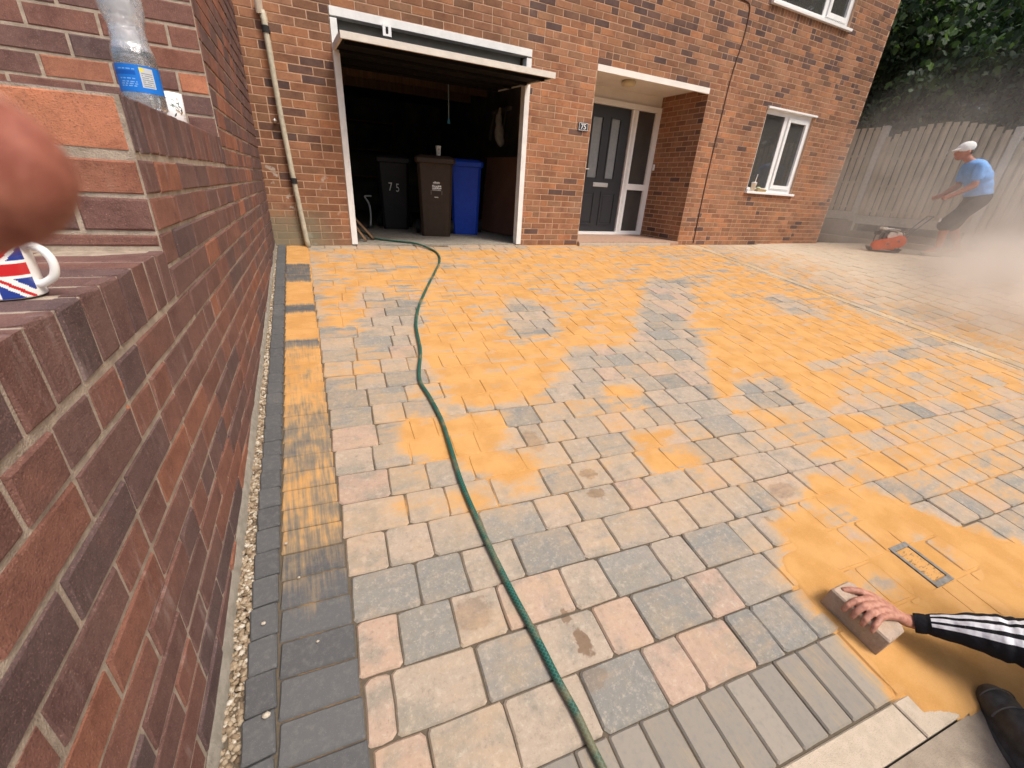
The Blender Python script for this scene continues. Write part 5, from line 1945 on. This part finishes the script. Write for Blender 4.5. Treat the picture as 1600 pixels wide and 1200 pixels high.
    def sleeve_rings():
        out = []
        L = (elbow - cuff).length
        N = 46
        for i in range(N + 1):
            f = i / N
            c = cuff + (elbow - cuff) * f + up * (.006 * math.sin(f * 3.14)) + Vector((0, 0, 0))
            r = .0315 + .005 * sstep(.12, .2, f) + .032 * sstep(.15, .95, f)
            if f < .14: r = .0305 + .0005 * math.sin(i * 3.0)
            w = .0024 * math.sin(f * 46 + 1) * sstep(.5, 1, f) + .0012 * math.sin(f * 26)
            out.append((c, r + w, ax))
        # turn up to the shoulder
        ua = (sh - elbow)
        for i in range(1, 19):
            f = i / 18
            d = (ax * (1 - min(1, f * 2.2)) + ua.normalized() * min(1, f * 2.2)).normalized()
            c = elbow + ua * (f * 1.05) + ax * (.03 * math.sin(min(1, f * 2) * 3.14))
            out.append((c, .069 + .008 * f + .003 * math.sin(f * 40), d))
        return out
    rings = sleeve_rings()
    seg = 64
    V, F, I = [], [], []
    for c, r, d in rings:
        u_ = (up - d * up.dot(d)).normalized(); s_ = d.cross(u_).normalized()
        for k in range(seg):
            a = 2 * math.pi * k / seg
            wob = 1 + .03 * math.sin(3 * a + c.x * 60) + .02 * math.sin(5 * a - c.y * 90)
            V.append(c + (u_ * math.cos(a) * .92 + s_ * math.sin(a) * 1.05) * r * wob)
    n_r = len(rings)
    centre = 6.283 - .55
    for i in range(n_r - 1):
        for k in range(seg):
            kk = (k + 1) % seg
            F.append((i * seg + k, i * seg + kk, (i + 1) * seg + kk, (i + 1) * seg + k))
            a = (2 * math.pi * (k + .5) / seg - STRIPE_A + math.pi) % (2 * math.pi) - math.pi
            st = 0
            if i >= 8:
                for q in (-.46, .0, .46):
                    if abs(a - q) < .145: st = 1
            I.append(st)
    mats = [cloth("black_tracksuit", (.014, .014, .017)), cloth("white_stripe", (.78, .78, .80), .08)]
    me = mesh_py("tracksuit_sleeve", V, F, True, I)
    link("sleeve", me, mats, body)
    # jacket body, trousers and boot
    bm = bmesh.new()
    limb(bm, [hip + Vector((0, 0, .02)), (hip + tor) / 2 + Vector((0, 0, .05)), tor], [.168, .160, .160], 20)
    limb(bm, [sh + Vector((.02, -.01, .0)), sh2], [.074, .076], 16)
    limb(bm, [sh2, el2, hand2 + (el2 - hand2) * .15], [.064, .050, .038], 14)
    link("jacket", fuse("jacket", bm, .014, 3), mats[0], body)
    bm = bmesh.new()
    for hj, kn, an in legs:
        limb(bm, [hj, kn, an + Vector((0, 0, .03))], [.108, .080, .055], 16)
    ball(bm, hip, (.18, .17, .15), 18)
    link("trousers", fuse("trousers", bm, .012, 3), cloth("black_trousers", (.016, .016, .018)), body)
    bm = bmesh.new(); ball(bm, head + Vector((0, -.02, .03)), (.078, .088, .095), 16)
    link("hair", bm_mesh("worker_hair", bm, True), plain("worker_hair", (.06, .045, .035), .9), body)
    dust = plain("dusty_black_boot", (.045, .046, .046), .55, .45, 40, .4, spec=.4)
    for hj, kn, an in legs:
        fd = Vector((.66, .75, 0)).normalized()
        sdv = fd.cross(Z).normalized()
        B = Vector((an.x, an.y, gz(an.x, an.y) - .008))
        R2 = Matrix((fd, -sdv, Z)).transposed()
        bm = bmesh.new()
        ball(bm, B + fd * .205 + Z * .050, (.072, .050, .046), 18, R2)
        ball(bm, B + fd * .12 + Z * .062, (.10, .047, .055), 18, R2)
        ball(bm, B + Z * .065, (.075, .043, .062), 18, R2)
        limb(bm, [B + Z * .08, B + Z * .17], [.05, .052], 14)
        ball(bm, B + fd * .105 + Z * .020, (.185, .052, .022), 18, R2)
        boot = link("boot", fuse("boot", bm, .0055, 4), dust, body)
        bm = bmesh.new()
        ball(bm, B + fd * .105 + Z * .014, (.192, .058, .016), 24, R2)
        link("sole", bm_mesh("boot_sole", bm, True), plain("boot_sole", (.060, .058, .052), .8, .3, 40), boot)
        bm = bmesh.new()
        for off_, w_ in ((.225, .040), (.165, .046)):
            pts = []
            for a_ in range(-8, 9):
                t_ = a_ / 8 * 1.45
                pts.append(B + fd * (off_ + .012 * math.cos(t_)) - sdv * math.sin(t_) * (w_ + .006) + Z * (.048 + (.048 if off_ > .2 else .060) * math.cos(t_)))
            tube(bm, pts, .0022, 6)
        link("seam", bm_mesh("boot_seam", bm), plain("boot_seam", (.10, .10, .098), .8), boot)
        bm = bmesh.new()
        for k in range(4):
            c = B + fd * (.075 + .028 * k) + Z * (.122 - .012 * k)
            tube(bm, [c - sdv * .032 - Z * .012, c + Z * .004, c + sdv * .032 - Z * .012], .0028, 6)
        link("laces", bm_mesh("boot_laces", bm), plain("grey_lace", (.10, .10, .095), .8), boot)
STRIPE_A = 0.35
kneeling_worker()

def standing_man():
    base = Vector((9.28, -1.80, .05))
    fx = Vector((-.70, .71, 0)).normalized()      # facing along the fence towards the machine
    fy = Vector((-fx.y, fx.x, 0))                  # his left
    def P(x, y, z): return base + (fx * (x + .17 * max(0, z - .9)) + fy * y + Vector((0, 0, z))) * .985
    bm = bmesh.new()
    hipz = .90
    # torso, bent forward
    def torso(k, grow=0.0):
        return [(P(0, 0, .92), (.15 + grow, .17 + grow, .14)), (P(.03, 0, 1.08), (.145 + grow, .165 + grow, .15)), (P(.07, 0, 1.20), (.15 + grow, .182 + grow, .15)), (P(.115, 0, 1.29), (.135 + grow, .185 + grow, .13)), (P(.15, 0, 1.36), (.115 + grow, .185 + grow, .10))]
    R = Matrix((fx, fy, Vector((0, 0, 1)))).transposed()
    for c, r in torso(0):
        ball(bm, c, r, 18, R)
    limb(bm, [P(.19, 0, 1.40), P(.27, 0, 1.47)], [.055, .052], 14)
    ball(bm, P(0.330, 0, 1.555), (.100, .078, .112), 20, R @ Matrix.Rotation(math.radians(28), 3, 'Y'))
    ball(bm, P(0.370, 0, 1.490), (.058, .055, .06), 14, R)
    ball(bm, P(0.438, 0, 1.520), (.022, .014, .022), 10, R)         # nose
    ball(bm, P(0.430, 0, 1.478), (.012, .024, .008), 8, R)         # lips
    for s in (-1, 1):
        ball(bm, P(0.305, s * .080, 1.545), (.026, .012, .034), 10, R)   # ears
        ball(bm, P(0.407, s * .034, 1.552), (.014, .016, .010), 8, R)
    arms = {}
    for s in (-1, 1):
        shp = P(.16, s * .185, 1.35); elb = P(.19, s * .22, 1.08); wr = P(.40, s * .17, .93); hd = P(.455, s * .15, .90)
        limb(bm, [shp, shp + (elb - shp) * .5, elb, elb + (wr - elb) * .35, wr], [.062, .052, .043, .044, .029], 14)
        limb(bm, [wr, hd], [.030, .038], 12)
        for k in range(4):
            q = hd + fx * .03 + fy * (s * (.03 - .02 * k)) * 1
            limb(bm, [hd + fy * (.024 - .016 * k), q + fx * .025 + Vector((0, 0, .005)), q + fx * .022 + Vector((0, 0, -.035)), q - fx * .005 + Vector((0, 0, -.04))], [.012, .011, .010, .009], 8)
        limb(bm, [hd, hd + fx * .03 + fy * (-s * .035) + Vector((0, 0, .01)), hd + fx * .055 + fy * (-s * .035) + Vector((0, 0, -.015))], [.014, .012, .010], 8)
        arms[s] = (shp, elb, wr, hd)
    legs = {}
    for s, (kx, kz, ax_, az) in ((1, (.30, .50, .26, .09)), (-1, (.10, .50, -.14, .09))):
        hp = P(0, s * .10, .88); kn = P(kx, s * .12, kz); an = P(ax_, s * .12, az)
        limb(bm, [hp, kn, kn + (an - kn) * .35, an], [.092, .062, .060, .038], 14)
        limb(bm, [an, an + fx * .15 + Vector((0, 0, -.045))], [.040, .034], 12)
        legs[s] = (hp, kn, an)
    body = link("person", fuse("man_body", bm, .0105, 3), SKIN, label="man in white cap, blue T-shirt and black shorts following the orange compactor", cat="person")
    # T-shirt
    bm = bmesh.new()
    for c, r in torso(0, .022)[1:]:
        ball(bm, c, r, 20, R)
    ball(bm, P(.01, 0, .98), (.168, .188, .13), 18, R)
    for s in (-1, 1):
        shp, elb, wr, hd = arms[s]
        limb(bm, [shp + Vector((0, 0, -.01)), shp + (elb - shp) * .60], [.078, .074], 14)
    link("t_shirt", fuse("t_shirt", bm, .014, 9), cloth("sky_blue_cotton", (.22, .46, .88), .12), body)
    # shorts to the knee
    bm = bmesh.new()
    ball(bm, P(0, 0, .93), (.165, .185, .14), 18, R)
    for s in (-1, 1):
        hp, kn, an = legs[s]
        limb(bm, [hp, hp + (kn - hp) * .5, hp + (kn - hp) * 1.02], [.115, .112, .108], 14)
    sh_ = link("shorts", fuse("shorts", bm, .012, 3), cloth("black_shorts", (.020, .020, .022)), body)
    hp, kn, an = legs[1]
    bm = bmesh.new(); box(bm, kn + fx * .10 + Vector((0, 0, .03)), (.012, .05, .09), R, .004)
    link("side_flash", bm_mesh("side_flash", bm), M['white'], sh_)
    # cap with a short peak
    bm = bmesh.new()
    RC = R @ Matrix.Rotation(math.radians(24), 3, 'Y')
    ball(bm, P(0.317, 0, 1.605), (.118, .092, .088), 20, RC)
    ball(bm, P(0.420, 0, 1.582), (.075, .068, .012), 16, RC)
    link("cap", fuse("cap", bm, .008, 3), cloth("white_cap", (.80, .80, .78), .06), body)
    bm = bmesh.new()
    ball(bm, P(.285, 0, 1.552), (.070, .079, .052), 14, R)
    link("hair", bm_mesh("short_hair", bm, True), plain("short_hair", (.10, .07, .05), .9), body)
    for s in (-1, 1):
        bm = bmesh.new(); ball(bm, P(0.417, s * .034, 1.554), (.006, .010, .006), 10, R)
        link("eye", bm_mesh("eye", bm, True), plain("eye_dark", (.05, .04, .035), .2), body)
        hp, kn, an = legs[s]
        bm = bmesh.new()
        B = Vector((an.x, an.y, .03))
        ball(bm, B + fx * .07 + Vector((0, 0, .045)), (.155, .05, .045), 16, R)
        limb(bm, [B + Vector((0, 0, .06)), B + Vector((0, 0, .13))], [.048, .048], 12)
        bt = link("boot", fuse("man_boot", bm, .010, 3), plain("dusty_boot", (.42, .38, .32), .85, .2, 20), body)
        bm = bmesh.new(); ball(bm, B + fx * .07 + Vector((0, 0, .014)), (.162, .054, .014), 16, R)
        link("sole", bm_mesh("man_sole", bm, True), M['rubber'], bt)
standing_man()

# ================================================================== PLATE COMPACTOR
def compactor():
    base = Vector((8.62, -1.12, .03))
    fx = Vector((-.66, .75, 0)).normalized()
    rz = math.atan2(fx.y, fx.x)
    t = empty("plate_compactor", base, "orange petrol plate compactor with pale engine cover in the dust cloud", "compactor", rz=rz)
    t.scale = (.64, .64, .64)
    orange = plain("orange_paint", (.62, .13, .050), .5, .15, 18)
    grey = plain("cast_grey", (.16, .15, .14), .7, .2, 20)
    cream = plain("pale_engine", (.72, .66, .56), .5, .12, 14)
    # sole plate with upturned ends
    bm = bmesh.new()
    prof = [(-.34, .10), (-.28, .015), (-.2, 0), (.22, 0), (.30, .02), (.36, .11), (.345, .12), (.285, .04), (.21, .02), (-.19, .02), (-.265, .035), (-.325, .11)]
    a = [bm.verts.new((x, -.22, z)) for x, z in prof]; b = [bm.verts.new((x, .22, z)) for x, z in prof]
    n = len(prof)
    for i in range(n):
        bm.faces.new((a[i], a[(i + 1) % n], b[(i + 1) % n], b[i]))
    bm.faces.new(a[::-1]); bm.faces.new(b)
    link("base_plate", bm_mesh("base_plate", bm), grey, t)
    # belt guard: long rounded case, bigger drum at the engine end
    bm = bmesh.new()
    out = []
    c1, r1, c2, r2 = Vector((.22, .17)), .125, Vector((-.20, .30)), .155
    N = 18
    for k in range(N + 1):
        aa = math.radians(100 - 200 * k / N); out.append((c1.x + r1 * math.cos(aa), c1.y + r1 * math.sin(aa)))
    for k in range(N + 1):
        aa = math.radians(260 - 160 * k / N); out.append((c2.x + r2 * math.cos(aa), c2.y + r2 * math.sin(aa)))
    a = [bm.verts.new((x, .10, z)) for x, z in out]; b = [bm.verts.new((x, .245, z)) for x, z in out]
    n = len(out)
    for i in range(n):
        bm.faces.new((a[i], a[(i + 1) % n], b[(i + 1) % n], b[i]))
    bm.faces.new(a[::-1]); bm.faces.new(b)
    bmesh.ops.bevel(bm, geom=[e for e in bm.edges if abs(e.verts[0].co.y - e.verts[1].co.y) < .001], offset=.012, segments=2, affect='EDGES')
    gd = link("belt_guard", bm_mesh("belt_guard", bm), orange, t)
    for c in ((.02, .22), (-.19, .30)):
        bm = bmesh.new(); tube(bm, [(c[0], .245, c[1]), (c[0], .258, c[1])], .025, 14)
        link("guard_bolt", bm_mesh("guard_bolt", bm), grey, gd)
    bm = bmesh.new(); box(bm, (.0, -.02, .17), (.44, .26, .22), bevel=.03)
    link("exciter_housing", bm_mesh("exciter_housing", bm), orange, t)
    # engine, tank, recoil starter, exhaust
    bm = bmesh.new(); box(bm, (-.02, -.02, .40), (.30, .26, .16), bevel=.02)
    for k in range(5):
        box(bm, (.15, -.02, .34 + k * .025), (.06, .2, .008))
    link("engine", bm_mesh("engine", bm), grey, t)
    bm = bmesh.new(); box(bm, (.02, .0, .575), (.40, .26, .06), Matrix.Rotation(math.radians(-5), 3, 'Y'), .02)
    tk = link("fuel_tank", bm_mesh("fuel_tank", bm), cream, t)
    bm = bmesh.new(); tube(bm, [(.06, 0, .61), (.06, 0, .635)], .03, 14)
    link("filler_cap", bm_mesh("filler_cap", bm), M['black'], tk)
    bm = bmesh.new(); tube(bm, [(-.04, .11, .42), (-.04, .17, .42)], .10, 20)
    link("recoil_starter", bm_mesh("recoil_starter", bm), cream, t)
    bm = bmesh.new(); box(bm, (-.22, .03, .47), (.16, .16, .10), bevel=.02)
    link("air_filter", bm_mesh("air_filter", bm), cream, t)
    bm = bmesh.new(); tube(bm, [(.16, -.12, .46), (.28, -.12, .46)], .045, 14)
    link("exhaust", bm_mesh("exhaust", bm), grey, t)
    # tubular guard frame and push handle
    bm = bmesh.new()
    for s in (-1, 1):
        tube(bm, spline([(.22, s * .19, .12), (.22, s * .19, .42), (.10, s * .19, .56), (-.15, s * .19, .56), (-.26, s * .19, .44), (-.26, s * .19, .12)], 5), .013, 8)
    link("guard_frame", bm_mesh("guard_frame", bm), grey, t)
    bm = bmesh.new()
    for s in (-1, 1):
        tube(bm, [(-.24, s * .15, .22), (-.45, s * .16, .58), (-.70, s * .17, .945)], .015, 8)
    tube(bm, [(-.70, -.19, .945), (-.70, .19, .945)], .016, 8)
    link("handle", bm_mesh("compactor_handle", bm), grey, t)
compactor()

# ================================================================== FENCE AND LOW WALL
def fence():
    FX = 10.57
    t = empty("timber_fence", (FX, -1.5, .2), "weathered vertical board fence with arched panel tops and concrete posts", "fence")
    off = -t.location
    def part(name, bm, mat, parent=t, smooth=False):
        me = bm_mesh(name, bm, smooth); me.transform(Matrix.Translation(off))
        return link(name, me, mat, parent)
    rr = random.Random(9)
    # posts: (y, base z, height)
    posts = [(2.42, .50, 1.75), (.504, .436, 1.80), (-1.50, .25, 1.82), (-3.42, .06, 1.80), (-5.34, -.14, 1.80)]
    for y, z, h in posts:
        bm = bmesh.new()
        box(bm, (FX - .02, y, z + h / 2 - .15), (.11, .115, h + .3), bevel=.012)
        part("post", bm, M['fence_post'])
    sp = 0
    for (ya, za, ha), (yb, zb, hb) in zip(posts, posts[1:]):
        L = ya - yb - .13
        n = int(round(L / .124))
        arch = .0 if ya > 2 else .20
        zbase = max(za, zb) - .02
        # gravel board under the panel
        bm = bmesh.new(); box(bm, (FX - .01, (ya + yb) / 2, zbase + .06), (.05, L, .17), bevel=.004)
        part("gravel_board", bm, M['fence_post'])
        for zr in (.24, .72, 1.22):
            bm = bmesh.new(); box(bm, (FX - .028, (ya + yb) / 2, zbase + zr), (.030, L, .038), bevel=.004)
            part("rail", bm, M['fence'])
        for layer in (0, 1):
            for k in range(n + (1 if layer else 0)):
                f = (k + (.5 if layer == 0 else 0)) / n
                y = ya - .065 - L * f
                yy = min(max(y, yb + .065 + .045), ya - .065 - .045)
                top = zbase + (1.60 if arch else 1.74) + arch * math.sin(math.pi * min(1, max(0, f))) + rr.uniform(-.008, .008)
                if layer == 1:
                    top -= .06
                bot = zbase + .15
                x = FX - .062 if layer == 0 else FX + .03
                w = .086 if layer == 0 else .080
                bm = bmesh.new()
                box(bm, (x + rr.uniform(-.003, .003), yy, (top + bot) / 2), (.016, w, top - bot), Matrix.Rotation(rr.gauss(0, .004), 3, 'X'))
                o = part("board", bm, M['fence'])
                o.color = (rr.random(), 0, 0, 1)
    # low stone-faced wall that carries the fence and a pale concrete edging at its foot
    w = empty("low_wall", (10.4, -1.5, .03), "low dark plinth wall under the fence with a pale concrete edging strip", "wall")
    off = -w.location
    bm = bmesh.new()
    for ya, yb, z in ((3.0, .45, .44), (.449, -1.45, .25), (-1.451, -3.4, .06), (-3.401, -6, -.12)):
        bx(bm, 10.42, 10.75, yb, ya, -.6, z, .008)
    me = bm_mesh("plinth", bm); me.transform(Matrix.Translation(off))
    link("plinth", me, M['tarmac'], w)
    for k in range(9):
        y1 = 2.4 - k * .92
        bm = bmesh.new(); bx(bm, 10.30, 10.41, y1 - .905, y1, -.3, gz(10, y1) + .085 + .01 * (k % 2), .01)
        me = bm_mesh("edging_strip", bm); me.transform(Matrix.Translation(off))
        link("edging_strip", me, M['pale_concrete'], w)
fence()

# ================================================================== TREES BEYOND THE FENCE
def leaf_material(name, stops):
    m = NB(name, .55, .3)
    r = m.attr("rnd")
    c = m.ramp(r, stops)
    m.color(c.outputs[0])
    nt = m.t
    tl = m.n("BsdfTranslucent", {"Color": m.mix(1.0, c.outputs[0], (1.2, 1.5, .6), 'MULTIPLY')})
    mx = m.n("MixShader", {0: .25, 1: m.b.outputs[0], 2: tl.outputs[0]})
    nt.links.new(mx.outputs[0], nt.nodes["Material Output"].inputs[0])
    return m.m
LEAF = leaf_material("sycamore_leaves", [(0, (.016, .032, .018)), (.45, (.040, .074, .036)), (.8, (.080, .13, .062)), (.94, (.13, .21, .085)), (1, (.18, .30, .10))])
BARK = wood_material("bark", (.09, .075, .055), (.05, .042, .032))

def tree(x, y, h, spread, n_leaf, seed, label):
    rr = random.Random(seed)
    t = empty("broadleaf_tree", (x, y, .3), label, "tree", "trees beyond the fence")
    bm = bmesh.new()
    top = Vector((rr.uniform(-.3, .3), rr.uniform(-.3, .3), h * .8))
    tr = [Vector((0, 0, -.4)), Vector((.05, .03, h * .25)), top * .55, top]
    tube(bm, spline(tr, 4), [.17 * (1 - .85 * i / 12) for i in range(13)], 9)
    tips = []
    for k in range(16):
        f = rr.uniform(.18, .95)
        b0 = top * f
        a = rr.uniform(0, 6.283)
        L = spread * rr.uniform(.55, 1.0) * (1.15 - .5 * abs(f - .45))
        e = b0 + Vector((math.cos(a) * L, math.sin(a) * L, rr.uniform(-.15, .5) * L))
        mid = (b0 + e) / 2 + Vector((0, 0, .12 * L))
        tube(bm, spline([b0, mid, e], 3), [.055, .05, .042, .034, .028, .02, .012], 6)
        tips += [(b0 * (1 - s) + e * s) for s in (.5, .75, 1.0)]
    link("trunk", bm_mesh("tree_trunk", bm, True), BARK, t)
    V, F, R = [], [], []
    # five-lobed leaf outline
    lobe = [(0, 0), (.30, .10), (.52, .42), (.27, .46), (.24, .80), (0, 1.0), (-.24, .80), (-.27, .46), (-.52, .42), (-.30, .10)]
    clumps = []
    for tp in tips:
        for _ in range(4):
            clumps.append(tp + Vector((rr.gauss(0, .38), rr.gauss(0, .38), rr.gauss(0, .34))))
    for i in range(n_leaf):
        c = rr.choice(clumps)
        p = c + Vector((rr.gauss(0, .20), rr.gauss(0, .20), rr.gauss(0, .13)))
        s = rr.uniform(.07, .15)
        az = rr.uniform(0, 6.283)
        E = Matrix.Rotation(az, 3, 'Z') @ Matrix.Rotation(rr.uniform(-1.5, -.2), 3, 'X') @ Matrix.Rotation(rr.gauss(0, .4), 3, 'Y')
        b = len(V)
        for lx, ly in lobe:
            V.append(p + E @ Vector((lx * s, ly * s, -.22 * s * abs(lx) - .18 * s * ly * ly)))
        F += [(b, b + 1, b + 2, b + 3, b + 4, b + 5), (b, b + 5, b + 6, b + 7, b + 8, b + 9)]
        bright = rr.random() ** 1.6 * .88
        if rr.random() < .05: bright = rr.uniform(.9, 1)
        R += [bright] * 10
    me = mesh_py("tree_crown", V, F)
    add_attr(me, "rnd", R)
    link("crown", me, LEAF, t)

tree(12.3, .6, 6.2, 1.9, 9000, 1, "leafy sycamore directly above the arched fence panel at the right")
tree(11.9, 3.4, 6.8, 2.0, 9000, 2, "dark leafy tree just behind the house corner")
tree(12.6, -2.4, 6.0, 1.9, 7000, 3, "leafy tree hanging over the fence behind the man, at the right edge")
tree(14.6, 2.0, 8.0, 2.4, 7000, 4, "taller dark tree standing between and behind the two fence side trees")
tree(15.0, -1.2, 8.0, 2.4, 6000, 5, "tall shaded tree further back behind the fence")
def far_wood():
    rr = random.Random(77)
    V, F, R = [], [], []
    for i in range(20000):
        a = rr.uniform(-.75, .62)
        d = rr.uniform(16.5, 20)
        p = Vector((d * math.cos(a), d * math.sin(a) + 2, rr.uniform(-.3, 12)))
        s = rr.uniform(.35, .75)
        E = Matrix.Rotation(rr.uniform(0, 6.28), 3, 'Z') @ Matrix.Rotation(rr.uniform(-1.4, .2), 3, 'X')
        b = len(V)
        for lx, ly in ((0, 0), (.4, .3), (.3, .8), (0, 1), (-.35, .75), (-.4, .3)):
            V.append(p + E @ Vector((lx * s, ly * s, -.2 * s * abs(lx))))
        F.append(tuple(range(b, b + 6))); R += [rr.random() * .45] * 6
    me = mesh_py("woodland", V, F)
    add_attr(me, "rnd", R)
    link("woodland", me, LEAF, kind='stuff')
far_wood()

# ================================================================== THE DUST RAISED BY THE COMPACTOR
def dust():
    bm = bmesh.new()
    bx(bm, 3.9, 11.6, -6.3, 1.2, -1.1, 3.6)
    m = bpy.data.materials.new("dust_air"); m.use_nodes = True
    nt = m.node_tree
    for n in list(nt.nodes):
        if n.type == 'BSDF_PRINCIPLED': nt.nodes.remove(n)
    nb = NB.__new__(NB); nb.m = m; nb.t = nt
    p = nb.pos() if False else nb.n("TexCoord").outputs["Object"]
    s = nb.n("SeparateXYZ", {0: p})
    # thickest along the ground round the machine and towards the road
    def blob(c, r):
        d = nb.n("VectorMath", {0: nb.vmul(nb.vadd(p, tuple(-v for v in c)).outputs[0], tuple(1 / v for v in r)).outputs[0]}, operation='LENGTH').outputs["Value"]
        return nb.smooth(d, 1.0, .1)
    a = blob((8.3, -3.7, -.1), (3.2, 2.2, .9))
    b = blob((9.0, -4.0, .3), (2.8, 2.5, 2.6))
    c = blob((9.4, -1.2, .4), (2.8, 2.6, 2.8))
    nz = nb.noise(p, 1.0, 4, .6)
    k = nb.smooth(nz.outputs[0], .34, .66, .15, 1.7)
    tot = nb.math('ADD', nb.math('MULTIPLY', a, DUST[0]), nb.math('ADD', nb.math('MULTIPLY', b, DUST[1]), nb.math('MULTIPLY', c, DUST[2])))
    den = nb.math('MULTIPLY', tot, k)
    v = nb.n("VolumePrincipled", {"Color": (.95, .90, .84), "Density": den, "Anisotropy": .1})
    nt.links.new(v.outputs[0], nt.nodes["Material Output"].inputs["Volume"])
    me = bm_mesh("dust_cloud", bm)
    o = link("dust_cloud", me, m, kind='stuff')
    tag(o, "beige dust cloud billowing round the compactor at the right", "dust")
DUST = (2.8, 1.4, .24)
dust()
